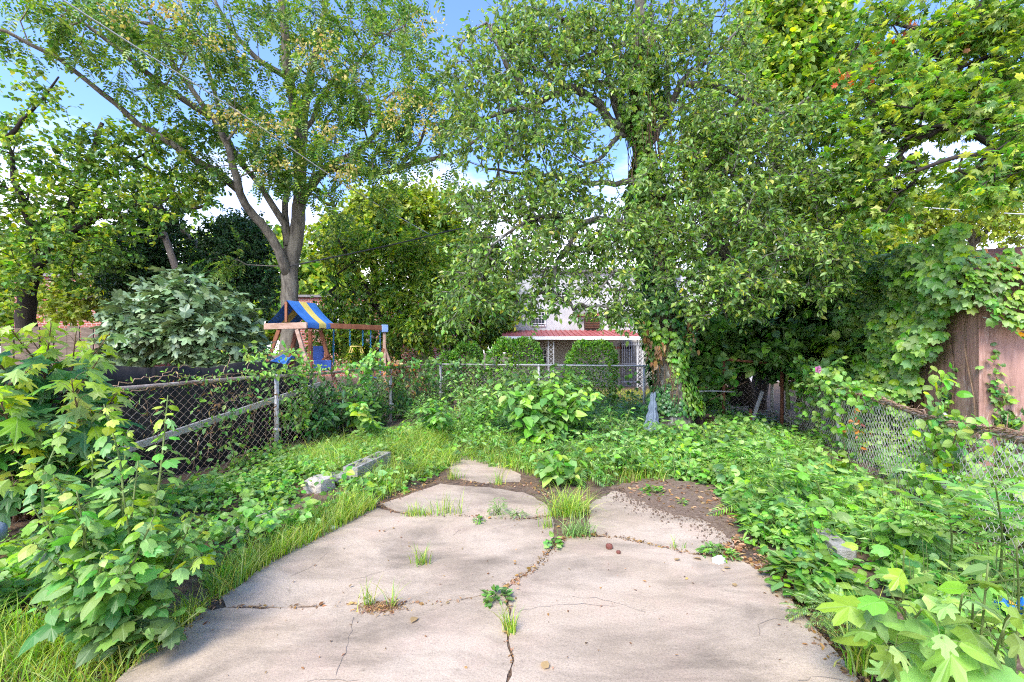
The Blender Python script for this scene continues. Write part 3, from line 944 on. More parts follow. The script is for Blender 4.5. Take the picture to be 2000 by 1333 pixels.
def lowplant(name, px, py, label, cat, r, h, n, size, tmpl, mat, seed, group=None, mi2=None, z=0.0):
    rng = np.random.default_rng(seed); p = G(px, py, z); mb = MB(); sb = MB()
    a = rng.random(n) * 2 * PI; rr = r * np.sqrt(rng.random(n))
    hh = h * (1 - (rr / r) ** 2 * .75) * (.35 + .65 * rng.random(n))
    pos = p + np.c_[np.cos(a) * rr, np.sin(a) * rr, hh]
    d = np.c_[np.cos(a), np.sin(a), .2 * rng.normal(size=n)] + rng.normal(size=(n, 3)) * .35
    nn = np.c_[np.cos(a) * .4, np.sin(a) * .4, np.ones(n)] + rnd(n, rng) * .35
    put(mb, tmpl, pos, d, nn, size * (.5 + .8 * rng.random(n)))
    root = thing(name, label, cat, p, group)
    mb.build('leaves', mat, root)
    for k in range(max(3, n // 12)):
        e = pos[rng.integers(0, n)]
        sb.tube(np.array([p + rng.normal(size=3) * (.02, .02, 0), (p + e) / 2 + (0, 0, .03), e]), [.004, .003, .002], 4)
    sb.build('stems', 'stem', root)
    return root


SW = 'sprouts on the soil'
lowplant('weed', 1330, 985, 'tiny sprout standing alone in the dark soil', 'weed', .05, .06, 16, .04, 'ovate', 'cover', 28, SW)
lowplant('weed', 1275, 962, 'low sprouts at the inner edge of the dark soil', 'weed', .12, .09, 60, .045, 'heart', 'cover', 29, SW)
WG = 'small weeds in the patio cracks'
lowplant('weed', 970, 1172, 'dark green broad leaved weed growing where three cracks meet', 'weed', .075, .07, 60, .05, 'ovate', 'mid', 31, WG)
lowplant('weed', 972, 1005, 'pale feathery weed standing tallest on the rear patio crack', 'weed', .09, .18, 110, .05, 'frond', 'thistle', 32, WG)
lowplant('weed', 936, 1020, 'tiny round green weed in front of the rear crack', 'weed', .05, .05, 50, .03, 'ovate', 'weed', 33, WG)
lowplant('weed', 1012, 1008, 'greyish low weed at the right end of the rear crack', 'weed', .08, .08, 60, .04, 'narrow', 'thistle', 34, WG)
lowplant('weed', 1082, 1068, 'small clover like weed at the top of the curved crack', 'weed', .06, .09, 26, .05, 'heart', 'weed', 35, WG)
lowplant('weed', 1405, 1085, 'low weed patch just behind the white stone', 'weed', .13, .07, 110, .05, 'ovate', 'cover', 36, WG)
lowplant('thistle', 1632, 1222, 'pale green thistle rosette with jagged leaves at the slab edge', 'thistle', .15, .2, 90, .12, 'frond', 'thistle', 37)
lowplant('vine_weed', 1590, 1150, 'dense bright mound of heart shaped vine leaves beside the kerb stone', 'vine', .26, .24, 330, .085, 'heart', 'cover', 38, z=.0)
lowplant('vine_weed', 1720, 1255, 'small sprawling vine weed on the litter behind the long grass', 'vine', .22, .1, 70, .06, 'heart', 'cover', 39)
lowplant('weed_clump', 1520, 1040, 'leafy weed clump overhanging the dark soil corner', 'weed', .3, .25, 280, .08, 'mulberry', 'weed', 40, z=.03)
lowplant('weed_clump', 840, 830, 'feathery light green bush of fine leaves behind the grass bank', 'weed', .5, .75, 900, .085, 'narrow', 'weed', 41, z=.04)
lowplant('weed_clump', 905, 860, 'soft bushy weed with tiny leaves by the far end of the patio', 'weed', .4, .6, 800, .07, 'narrow', 'weed', 42, z=.04)


def shoots(name, label, cat, base, tips, size, tmpl, mats, seed, stem='stem', per=16, group=None, r0=.012, droop=.45, start=.25, young=.14, wide=1.0, petiole=.6, up=1.0, tilt=.35):
    """upright stems with alternate stalked leaves, pale young leaves at the tips"""
    rng = np.random.default_rng(seed); lb = MB(); sb = MB()
    base = np.asarray(base, float)
    for k, tp in enumerate(tips):
        tp = np.asarray(tp, float); b = base + rng.normal(size=3) * (.05, .05, 0)
        L = np.linalg.norm(tp - b)
        c = (b + tp) / 2 + rng.normal(size=3) * .06 * L; c[2] += .08 * L
        s = spline(np.array([b, c, tp]), .05)
        sb.tube(s, np.linspace(r0, .003, len(s)), 5)
        n = max(5, int(per * L))
        t = start + (1 - start) * (np.arange(n) + rng.random(n) * .5) / n
        t = np.clip(t, 0, .995)
        idx = (t * (len(s) - 1)).astype(int); q = s[idx]
        a = k + np.arange(n) * 2.4 + rng.normal(size=n) * .3
        sz = size * (.55 + .5 * np.clip((1 - t) / .4, 0, 1)) * (.5 + .9 * rng.random(n))
        o = np.c_[np.cos(a), np.sin(a), .55 + .6 * (t > .85)]; o = nrm(o)
        e = q + o * (sz * petiole)[:, None]
        for i in range(n):
            sb.tube(np.array([q[i], (q[i] + e[i]) / 2 + (0, 0, .1 * sz[i]), e[i]]), [.0022, .0018, .0014], 3, 0, False)
        d = np.c_[np.cos(a), np.sin(a), np.full(n, -droop)] + rng.normal(size=(n, 3)) * .3
        nn = np.c_[np.cos(a) * .7, np.sin(a) * .7 - .25, np.full(n, up * .8)] + rnd(n, rng) * tilt
        yg = t > 1 - young
        tl_ = tmpl if isinstance(tmpl, tuple) else (tmpl,)
        wh = rng.integers(0, len(tl_), n)
        for j_, tn in enumerate(tl_):
            for mm, sel in ((0, ~yg & (wh == j_)), (1, yg & (wh == j_))):
                put(lb, tn, e[sel], d[sel], nn[sel], sz[sel], mm, wide * (.9 + .2 * (j_ % 2)))
    root = thing(name, label, cat, base, group)
    lb.build('leaves', mats, root); sb.build('stems', stem, root)
    return root


def tips(lst):
    return [P(*t) for t in lst]


# rose-of-sharon / mulberry like saplings, left foreground
shoots('sapling', 'tall leafy sapling with upright pale tipped shoots in front of the near fence panel', 'sapling', G(240, 1255, .03),
       tips([(130, 820, 2.6), (203, 790, 2.7), (328, 772, 2.8), (270, 900, 2.5), (385, 990, 2.5), (60, 985, 2.2), (150, 960, 2.2), (300, 1010, 2.2), (420, 1090, 2.4), (95, 1090, 2.0), (210, 1080, 2.0), (345, 940, 2.9), (30, 900, 2.6), (180, 880, 2.9), (250, 840, 3.0), (100, 930, 2.4), (240, 960, 2.3), (170, 1020, 2.2), (360, 1040, 2.6), (20, 1060, 2.1), (290, 940, 2.7), (400, 1030, 2.7)]),
       .098, ('mulberry', 'heart', 'lobed', 'mulberry'), ['weed', 'young'], 61, per=48, start=.2, wide=.82)
shoots('sapling', 'low leafy shoots with broad dark leaves reaching over the patio edge', 'sapling', G(225, 1262, .02),
       tips([(330, 1180, 2.2), (395, 1190, 2.3), (290, 1240, 2.1), (340, 1110, 2.4), (150, 1180, 2.1), (235, 1130, 2.0), (60, 1180, 2.0)]), .1, ('heart', 'mulberry'), ['mid', 'weed'], 62, per=32, start=.2, young=.1, wide=.9)
# big-leaved maple saplings, left edge
rg2 = np.random.default_rng(64)
b = G(60, 1010, .04)
tp = [(20, 640, 3.2), (100, 632, 3.3), (150, 640, 3.5), (200, 690, 3.5), (235, 760, 3.7), (-60, 640, 3.0), (60, 720, 2.9), (140, 740, 3.0), (200, 800, 3.3), (0, 780, 2.8), (90, 830, 3.1), (30, 880, 3.0), (-60, 760, 2.8), (180, 860, 3.6), (130, 930, 3.3), (20, 950, 2.9), (235, 860, 3.9), (-100, 900, 2.8), (60, 660, 3.6), (215, 650, 3.9)]
shoots('maple_sapling', 'bushy young maple with large pointed leaves and glowing yellow green top', 'sapling', b, tips(tp), .23, 'maple', ['mapledark', 'young'], 63, per=19, r0=.02, start=.3, young=.2, stem='twig')
# bottom right mulberry
shoots('mulberry_seedling', 'pale large leaved seedling with three thin stems at the lower corner of the patio', 'seedling', G(1800, 1400, .0),
       tips([(1765, 1075, 1.75), (1735, 1150, 1.7), (1800, 1190, 1.5), (1880, 1160, 1.45), (1730, 1270, 1.5), (1840, 1245, 1.35)]),
       .14, ('lobed', 'mulberry', 'heart', 'lobed'), ['pale', 'palenew'], 71, per=11, r0=.006, start=.3, young=.2, up=.8, tilt=.5)
shoots('mulberry_seedling', 'yellow green seedling with long narrow leaves at the bottom edge below the sagging fence', 'seedling', G(1930, 1420, 0.),
       tips([(1930, 1100, 1.6), (1985, 1060, 1.7), (1900, 1180, 1.5), (2010, 1190, 1.4), (1960, 1230, 1.3), (2040, 1120, 1.5)]),
       .17, ('lobed', 'mulberry', 'wide'), ['pale', 'palenew'], 72, per=10, r0=.007, start=.3, young=.3, wide=.7, up=.7, tilt=.6)
# ferny tree-of-heaven seedlings by the right fence
for k, (bx, by, tpx, tpy, D, n, sz, lab) in enumerate([
        (1850, 1130, 1850, 985, 2.75, 9, .42, 'ferny seedling with arching pale fronds in front of the fence post'),
        (1950, 1150, 1945, 950, 2.35, 10, .42, 'ferny seedling with the broadest fronds below the brown shed'),
        (1600, 1000, 1590, 930, 4.2, 8, .4, 'ferny seedling among weeds in front of the bare wire panel'),
        (1440, 930, 1440, 880, 5.6, 9, .45, 'ferny seedling beyond the dark soil corner')]):
    rng = np.random.default_rng(80 + k); base = G(bx, by, .04); top = P(tpx, tpy, D); lb = MB(); sb = MB()
    s = spline(np.array([base, (base + top) / 2 + (.03, 0, .02), top]), .05); sb.tube(s, np.linspace(.008, .004, len(s)), 5)
    a = np.arange(n) * 2.4; q = s[np.linspace(len(s) * .45, len(s) - 1, n).astype(int)]
    d = np.c_[np.cos(a), np.sin(a), .35 + .3 * rng.random(n)]; nn = np.c_[-np.cos(a) * .2, -np.sin(a) * .2, np.ones(n)]
    put(lb, 'frond', q, d, nn, sz * (.7 + .5 * rng.random(n)))
    root = thing('fern_seedling', lab, 'seedling', base, 'ferny seedlings on the bank')
    lb.build('fronds', 'cover', root); sb.build('stems', 'stem', root)
# weeds in the middle of the yard
for k, (bx, by, tp, sz, tm, mt, lab) in enumerate([
        (1085, 935, [(1060, 830, 5.4), (1120, 860, 5.3), (1040, 880, 5.2), (1170, 880, 5.4), (1090, 890, 5.0), (1145, 915, 5.1), (1065, 920, 5.1), (1130, 930, 5.0)], .13, 'wide', ['cover', 'young'], 'light green bush with big pointed leaves standing at the head of the wide slab gap'),
        (1085, 850, [(1085, 708, 8), (1100, 715, 7.9), (1065, 722, 7.9), (1140, 735, 7.8), (1020, 735, 7.8), (985, 728, 8), (1160, 745, 7.7), (1040, 725, 8.1), (1120, 735, 8.0), (1075, 735, 7.5), (1110, 750, 7.4), (1010, 755, 7.5), (1060, 755, 7.4), (1120, 722, 7.8), (1050, 745, 7.6), (1000, 742, 7.8), (960, 745, 8), (1030, 770, 7.2), (1090, 760, 7.3), (1140, 770, 7.4), (1175, 770, 7.2), (980, 790, 7.2), (930, 770, 7.8), (1060, 800, 6.8), (1120, 800, 7)], .18, 'heart', ['cover', 'pale'], 'broad bush of heart shaped leaves rising in front of the back fence'),
        (1050, 880, [(1050, 735, 7.2), (1010, 745, 7.2), (1085, 725, 7.3), (1120, 742, 7.2), (970, 752, 7.3), (1150, 760, 7.0), (1035, 760, 6.8), (1090, 758, 6.8), (940, 765, 7.2), (1175, 770, 7.2)], .16, 'wide', ['weed', 'pale'], 'tall stand of pointed weeds half hiding the back fence'),
        (930, 850, [(905, 735, 8.8), (945, 740, 8.4), (880, 745, 9), (925, 755, 8.4), (960, 755, 8), (905, 745, 8.5), (945, 760, 8.2), (890, 780, 8.0), (965, 790, 7.6), (920, 800, 7.4), (860, 790, 8), (1000, 800, 7.4)], .13, 'ovate', ['weed', 'cover'], 'dense bush of small leaves in the corner where two fences meet'),
        (1190, 880, [(1190, 790, 7), (1230, 800, 7.2), (1160, 810, 6.8), (1215, 830, 6.6), (1250, 815, 7.4)], .12, 'ovate', ['mid', 'weed'], 'darker weed bush leaning toward the ivy trunk'),
        (845, 850, [(845, 780, 7.2), (870, 800, 7), (820, 805, 7), (850, 825, 6.6), (880, 770, 7.6)], .13, 'heart', ['weed', 'cover'], 'round leaved weed beside the far end of the near fence'),
        (715, 850, [(714, 800, 6.8), (700, 815, 6.7), (725, 820, 6.7)], .14, 'heart', ['cover', 'young'], 'single pale plant with few round leaves against the fence wire'),
        (1640, 960, [(1622, 878, 4.6), (1600, 905, 4.6), (1660, 900, 4.5), (1640, 930, 4.3)], .12, 'mulberry', ['cover', 'young'], 'pale weed tip standing above the bank before the bare wire panel'),
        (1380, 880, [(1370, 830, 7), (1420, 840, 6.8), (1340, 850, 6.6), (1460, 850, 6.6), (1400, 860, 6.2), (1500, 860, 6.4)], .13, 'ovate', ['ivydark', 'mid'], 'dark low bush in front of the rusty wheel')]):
    shoots('weed_bush', lab, 'weed', G(bx, by, .04), tips(tp), sz, tm, mt, 90 + k, per=38, start=.1, r0=.008, group='weed bushes in the yard')

for k, (bx, by, tp, sz, tm, mt, lab) in enumerate([
        (1540, 965, [(1535, 880, 4.9), (1560, 900, 4.7), (1510, 905, 4.9), (1555, 930, 4.5)], .11, 'mulberry', ['cover', 'pale'], 'knot of pale lobed weeds standing on the bank beyond the soil'),
        (1480, 1000, [(1470, 930, 4.5), (1500, 940, 4.4), (1450, 950, 4.5), (1490, 965, 4.2)], .1, 'ovate', ['weed', 'cover'], 'tufted pointed weeds right behind the dark soil corner'),
        (1760, 1080, [(1750, 1000, 3.0), (1780, 1015, 2.9), (1730, 1030, 3.0), (1790, 1045, 2.8)], .1, 'wide', ['weed', 'palenew'], 'low weeds with broad pointed leaves beneath the leaning post'),
        (1330, 930, [(1325, 865, 5.6), (1350, 880, 5.5), (1300, 885, 5.6)], .1, 'ovate', ['cover', 'pale'], 'light weed clump in front of the ivy trunk and above the soil')]):
    shoots('weed_bush', lab, 'weed', G(bx, by, .04), tips(tp), sz, tm, mt, 130 + k, per=34, start=.1, r0=.006, group='weed bushes in the yard')

# ------------------------------------------------------------------ trees
def tree(name, label, limbs, bl, rng, n, twig, tmpl, size, leafm, bark, r_tip=.006, droop=.3, up=.9, tilt=.5, k=4, twigs=False, split=None, expo=.5, cat='tree', group=None, extra=None, outw=True, step=.3, wig=.05, sv=.3):
    T = blobs(bl, rng)
    tb, od = grow(limbs, T, rng, r_tip, expo, step, wig)
    lb = MB()
    sprays(lb, T, n, twig, tmpl, size, rng, droop, up, tilt, 0, k, od if outw else None, tb if twigs else None, sv=sv, split=split)
    base = limbs[0][0][0]
    root = thing(name, label, cat, base, group)
    tb.build('trunk', bark, root)
    lb.build('crown', leafm, root)
    if extra:
        extra(root, T, od, rng)
    return root


rt = np.random.default_rng(101)


def seeds(root, T, od, rng):
    mb = MB()
    hot = [P(*q) for q in [(230, 20, 10), (290, 25, 11), (350, 45, 11), (310, 10, 10.5), (600, 85, 12), (640, 110, 12), (580, 80, 12), (810, 190, 12), (840, 195, 11.5), (790, 215, 12), (750, 215, 12), (600, 265, 11.5), (560, 260, 12), (520, 310, 12), (570, 320, 12), (425, 215, 11.5), (450, 240, 12), (640, 335, 12), (660, 335, 12), (700, 335, 12.5), (850, 260, 12), (860, 60, 12), (405, 40, 11), (480, 250, 12), (630, 270, 12)]]
    for c in hot:
        c = np.array([0, 0, H]) + (c - (0, 0, H)) * .9
        for j in range(rng.integers(2, 4)):
            cc = c + rng.normal(size=3) * (.22, .3, .12); N = 26
            p = cc + rng.normal(size=(N, 3)) * (.15, .15, .1)
            put(mb, 'wide', p, rnd(N, rng) - UP * .6, rnd(N, rng), .07 * (.6 + .8 * rng.random(N)))
    mb.build('seed_clusters', 'seed', root)


D1 = 13.5
limbs1 = [
    L_([(566, 845), (566, 700), (566, 600), (570, 520), (580, 450), (587, 390), (585, 330), (580, 250), (565, 150), (556, 60), (540, -60)], .34, .08, [13.5] * 6 + [13.3, 13, 12.6, 12.3, 12]),
    L_([(562, 540), (545, 490), (510, 440), (480, 400), (462, 350), (445, 290), (415, 230), (370, 170), (320, 90), (280, 10)], .15, .03, (13.4, 10.5)),
    L_([(562, 480), (556, 440), (530, 400), (500, 350), (480, 330)], .13, .07, (13.4, 13)),
    L_([(560, 500), (556, 420), (560, 380), (562, 330)], .12, .07, (13.4, 14)),
    L_([(470, 375), (420, 335), (385, 318), (330, 280), (270, 240), (225, 205), (170, 160), (120, 120), (60, 85), (-30, 50)], .12, .03, (13, 9.5)),
    L_([(412, 230), (370, 205), (320, 170), (265, 125), (200, 70), (120, 15)], .09, .03, (12, 10)),
    L_([(586, 330), (592, 240), (605, 160), (622, 80), (640, -20)], .17, .06, (13.2, 13)),
    L_([(590, 270), (625, 200), (650, 160), (690, 130), (740, 80)], .08, .03, (13.2, 13)),
    L_([(588, 395), (610, 360), (640, 330), (690, 335), (740, 338), (790, 325), (850, 310), (900, 295), (950, 255)], .14, .035, (13.4, 12)),
    L_([(615, 350), (655, 315), (700, 300), (735, 255), (790, 225)], .13, .03, (13.4, 12.5)),
    L_([(790, 315), (815, 290), (835, 235), (860, 200)], .06, .02, (12.4, 12)),
    L_([(480, 330), (440, 260), (420, 180), (390, 90), (350, 0)], .09, .03, (13, 13)),
    L_([(560, 150), (510, 120), (460, 70), (415, -10)], .09, .04, (12.8, 12.5)),
    L_([(630, 330), (625, 300), (640, 230), (690, 180)], .06, .02, (13.3, 13.5)),
]
bl1 = [(80, 70, 110, 90, 10, .9, 11), (200, 40, 110, 60, 10.3, .9, 13), (330, 70, 120, 80, 11, 1, 21), (300, 160, 100, 50, 11, .9, 6), (440, 60, 90, 80, 12, 1.2, 11), (560, 50, 110, 70, 12.3, 1.2, 14),
       (660, 60, 90, 80, 12.8, 1.2, 15), (760, 50, 110, 70, 12.6, 1.2, 18), (620, 150, 110, 60, 12.4, 1, 18), (720, 170, 110, 70, 12.4, 1, 17), (820, 150, 70, 70, 12.2, .8, 11), (840, 230, 100, 50, 12, .8, 18),
       (740, 250, 90, 50, 12.3, .8, 13), (560, 250, 90, 60, 12, 1, 17), (520, 330, 90, 50, 12.2, 1, 13), (610, 310, 80, 40, 12.2, .8, 10), (440, 230, 70, 60, 12, 1, 13), (480, 170, 60, 60, 12.4, 1, 7),
       (400, 310, 70, 40, 12.4, 1, 6), (690, 290, 100, 40, 12, .9, 11), (790, 310, 100, 35, 12, .9, 11), (640, 400, 60, 30, 12.6, .6, 6), (300, -60, 300, 60, 11, 1.5, 13), (650, -60, 260, 60, 12.5, 1.5, 13), (480, 520, 60, 30, 13, .5, 4), (730, 390, 80, 25, 12.4, .6, 4)]
tree('tall_tree', 'tall grey trunked tree with feathery leaves and tan seed clusters behind the play set', limbs1, bl1, rt, 13, .6, 'pinnate', .42, 'ailanthus', 'bark', r_tip=.009, droop=.35, up=1.0, tilt=.6, k=4, extra=seeds, twigs=True)

# small tree at far left
limbs2 = [L_([(52, 800), (50, 620), (56, 560), (78, 512), (110, 470), (140, 400), (170, 320), (200, 240)], .32, .05, 13),
          L_([(85, 500), (60, 440), (40, 380), (20, 300), (10, 270)], .14, .03, (13, 12)),
          L_([(110, 470), (180, 430), (250, 400), (320, 410)], .1, .03, (13, 12.5)),
          L_([(10, 272), (60, 220), (88, 190), (115, 150)], .06, .02, (12, 12)),
          L_([(140, 400), (220, 340), (300, 290)], .08, .02, (13, 12.5))]
bl2 = [(90, 330, 150, 70, 12.5, 1.2, 55), (220, 300, 130, 70, 12.5, 1.2, 55), (340, 270, 90, 50, 12.5, 1, 25), (110, 420, 150, 60, 12.6, 1.4, 68), (260, 400, 130, 60, 12.4, 1.2, 52), (370, 360, 80, 60, 12.6, 1, 25),
       (40, 500, 110, 60, 12.4, 1.2, 37), (190, 490, 100, 40, 12.6, 1, 31), (140, 540, 70, 25, 12.2, .6, 10), (-80, 400, 120, 160, 12.4, 1.5, 43), (60, 180, 110, 70, 12, 1, 18), (20, 270, 90, 40, 12.5, 1, 15), (-10, 565, 60, 50, 11.5, .8, 21)]
tree('shade_tree', 'small dark trunked tree with loose yellow green leaves before the brick house', limbs2, bl2, rt, 34, .42, 'wide', .125, ['lime', 'mid'], 'barkdark', r_tip=.006, split=[(0, .62), (1, .38)], droop=.25, k=4)
# a bare limb tree further back
tree('shade_tree', 'thin yellowish tree with a long crooked limb above the dark evergreens', [L_([(425, 720), (420, 560), (400, 500), (330, 430), (300, 405), (350, 405), (400, 390), (460, 375)][:4], .2, .12, 16), L_([(330, 430), (350, 415), (385, 405), (420, 395)], .1, .04, 16)],
     [(330, 380, 110, 40, 16, 1, 30), (230, 560, 90, 50, 16.5, 1, 50), (130, 590, 90, 40, 16, 1, 50)], rt, 40, .5, 'wide', .17, 'gold', 'bark')
# evergreens
for k, (bx, bl, lab) in enumerate([(285, [(285, 500, 75, 70, 15, 1.2, 150), (300, 440, 60, 40, 15, 1, 70), (250, 545, 60, 40, 14.8, 1, 70), (340, 520, 60, 60, 15, 1, 80)], 'dark evergreen tree behind the leaning utility pole'),
                                   (450, [(450, 500, 75, 70, 14.8, 1.2, 160), (470, 455, 50, 40, 15, 1, 60), (420, 540, 70, 40, 14.6, 1, 80), (500, 570, 50, 50, 14.5, .8, 60)], 'dark evergreen tree beside the tall grey trunk')]):
    tree('evergreen_tree', lab, [L_([(bx, 800), (bx, 650), (bx + 5, 540), (bx + 8, 450)], .2, .05, 15)], bl, rt, 46, .34, 'ovate', .12, 'ever', 'barkdark', k=5, droop=.1, up=.6, tilt=.8, cat='evergreen', group='dark evergreens behind the fence')
# background trees
tree('background_tree', 'sunlit golden green tree rising over the swing beam', [L_([(720, 760), (725, 600), (735, 480), (740, 400)], .3, .06, 21), L_([(730, 520), (680, 460), (650, 430)], .12, .04, 21), L_([(735, 480), (800, 420), (850, 390)], .12, .04, 21)],
     [(700, 445, 90, 50, 21, 2, 110), (760, 410, 80, 40, 21, 2, 90), (840, 410, 80, 50, 21, 2, 100), (660, 480, 60, 40, 21, 1.5, 50), (820, 480, 90, 50, 21, 2, 90)], rt, 40, .75, 'wide', .22, ['gold', 'lime'], 'bark', split=[(0, .75), (1, .25)])
tree('background_tree', 'loose green tree with dark slender stems behind the swings', [L_([(790, 790), (775, 690), (735, 600), (690, 520), (650, 450)], .16, .03, 15.5), L_([(775, 690), (805, 560), (812, 440)], .1, .03, (15.5, 16)), L_([(735, 600), (690, 570), (640, 540)], .06, .02, 15.5)],
     [(720, 560, 100, 60, 15.5, 1, 100), (820, 560, 80, 70, 15.5, 1, 110), (760, 490, 90, 50, 15.5, 1, 70), (680, 480, 60, 40, 15.5, 1, 32), (720, 620, 90, 35, 15.2, .8, 60), (650, 650, 40, 40, 15.6, .5, 34), (700, 670, 60, 30, 15.6, .5, 40), (820, 640, 60, 40, 15, .8, 60), (640, 620, 30, 40, 15, .5, 14)], rt, 27, .5, 'ovate', .17, ['lime', 'mid'], 'barkdark', split=[(0, .7), (1, .3)])
tree('sumac', 'young tree with long feathery fronds beside the end of the swing beam', [L_([(820, 790), (828, 700), (840, 560)], .07, .03, 15.2)],
     [(840, 510, 50, 40, 15.2, .5, 12), (845, 570, 50, 50, 15.2, .5, 14), (800, 650, 40, 25, 15.2, .5, 6), (715, 660, 40, 20, 15.4, .4, 5)], rt, 11, .5, 'frond', .75, 'lime', 'stem', cat='young tree', droop=.3)
tree('background_tree', 'pale bright tree behind the brown shed roof', [L_([(1900, 720), (1900, 560), (1895, 420)], .25, .08, 17), L_([(1898, 480), (1960, 420), (2010, 380)], .1, .03, 17)],
     [(1880, 400, 110, 60, 17, 1.5, 110), (1970, 420, 90, 60, 17, 1.5, 80), (1800, 430, 60, 50, 17, 1.2, 50)], rt, 40, .6, 'ovate', .19, 'gold', 'bark')
tree('background_tree', 'mixed green tree filling the gap beyond the clipped hedges', [L_([(930, 760), (930, 640), (935, 540)], .2, .05, 20), L_([(932, 600), (980, 540), (1000, 500)], .08, .03, 20)],
     [(930, 560, 80, 70, 20, 1.5, 130), (900, 640, 60, 40, 19, 1, 60), (975, 600, 35, 60, 19, 1, 50), (900, 470, 60, 60, 20, 1, 60)], rt, 40, .6, 'ovate', .2, ['mid', 'lime'], 'bark', split=[(0, .6), (1, .4)])

# far treeline
tl = MB(); rl = np.random.default_rng(150)
for px, py, rx, ry, D, n in ((900, 620, 120, 60, 34, 150), (1010, 640, 60, 40, 34, 70), (420, 600, 200, 80, 33, 240), (1300, 610, 120, 60, 34, 120), (1620, 600, 200, 80, 34, 220), (60, 600, 200, 80, 32, 160), (1950, 600, 150, 90, 32, 140), (470, 500, 110, 70, 34, 170), (640, 540, 60, 70, 35, 90), (140, 500, 170, 70, 33, 170), (890, 510, 80, 70, 35, 120), (1700, 480, 90, 80, 34, 130)):
    T = blobs([(px, py, rx, ry, D, 2, n)], rl); sprays(tl, T, 34, 1.2, 'wide', .5, rl, .2, .6, .9, 0)
    for k in range(5):
        b_ = P(px - rx + 2 * rx * rl.random(), 720, D); b_[2] = -.2; tl.tube(np.array([b_, b_ + (0, 0, 4.5)]), .16, 5, 1)
tag(tl.build('treeline', ['lime', 'bark']), 'distant mass of green trees beyond the houses', 'trees', kind='stuff')

# the ivy-covered pear tree
D6 = 8.3
pr = np.random.default_rng(202)
limbs6 = [
    L_([(1318, 853), (1312, 780), (1304, 700), (1290, 600), (1278, 500), (1268, 400), (1258, 320), (1250, 250), (1245, 170), (1245, 100), (1250, 0), (1250, -90)], .3, .06, [8.1, 8.1, 8.1, 8.1, 8, 8, 8, 7.9, 7.8, 7.7, 7.6, 7.5]),
    L_([(1254, 300), (1225, 255), (1190, 235), (1170, 205), (1140, 185), (1110, 170), (1060, 195), (1000, 215), (940, 235)], .1, .025, (8, 7)),
    L_([(1220, 255), (1200, 200), (1190, 150), (1180, 105), (1160, 60), (1120, 45), (1080, 30)], .08, .02, (7.9, 7.2)),
    L_([(1190, 165), (1150, 160), (1115, 175), (1075, 150), (1040, 130)], .055, .02, (7.9, 7)),
    L_([(1250, 230), (1225, 140), (1240, 90), (1275, 60), (1270, 10)], .06, .03, (7.8, 8)),
    L_([(1240, 80), (1200, 90), (1150, 110), (1090, 130), (1050, 90)], .05, .015, (7.7, 7)),
    L_([(1262, 270), (1210, 265), (1190, 290), (1165, 316), (1120, 330)], .06, .02, (8, 7.4)),
    L_([(1258, 290), (1300, 230), (1330, 165), (1345, 150), (1390, 110), (1440, 60)], .09, .02, (8, 7.4)),
    L_([(1335, 165), (1400, 165), (1450, 190), (1520, 220), (1580, 190)], .05, .02, (7.6, 7)),
    L_([(1305, 250), (1303, 150), (1308, 60), (1315, -30)], .07, .03, (8.4, 8.4)),
    L_([(1040, 190), (1005, 150), (975, 100), (955, 60), (950, 45), (920, 62)], .06, .015, (7.2, 7.2)),
    L_([(1275, 470), (1300, 430), (1345, 455), (1400, 475), (1440, 530), (1500, 520), (1580, 490)], .085, .02, (8, 6.8)),
    L_([(1268, 420), (1330, 370), (1400, 340), (1480, 320), (1560, 330), (1620, 300)], .08, .02, (8, 7)),
    L_([(1272, 480), (1240, 440), (1190, 432), (1145, 435), (1110, 475), (1085, 520), (1065, 590)], .08, .018, (8, 6.8)),
    L_([(1145, 440), (1080, 420), (1010, 440), (960, 480)], .05, .018, (7.4, 6.8)),
    L_([(1262, 350), (1180, 360), (1100, 350), (1020, 340), (950, 330)], .06, .018, (8, 7.2)),
    L_([(1280, 520), (1350, 540), (1400, 570), (1420, 620)], .05, .015, (8, 7)),
]
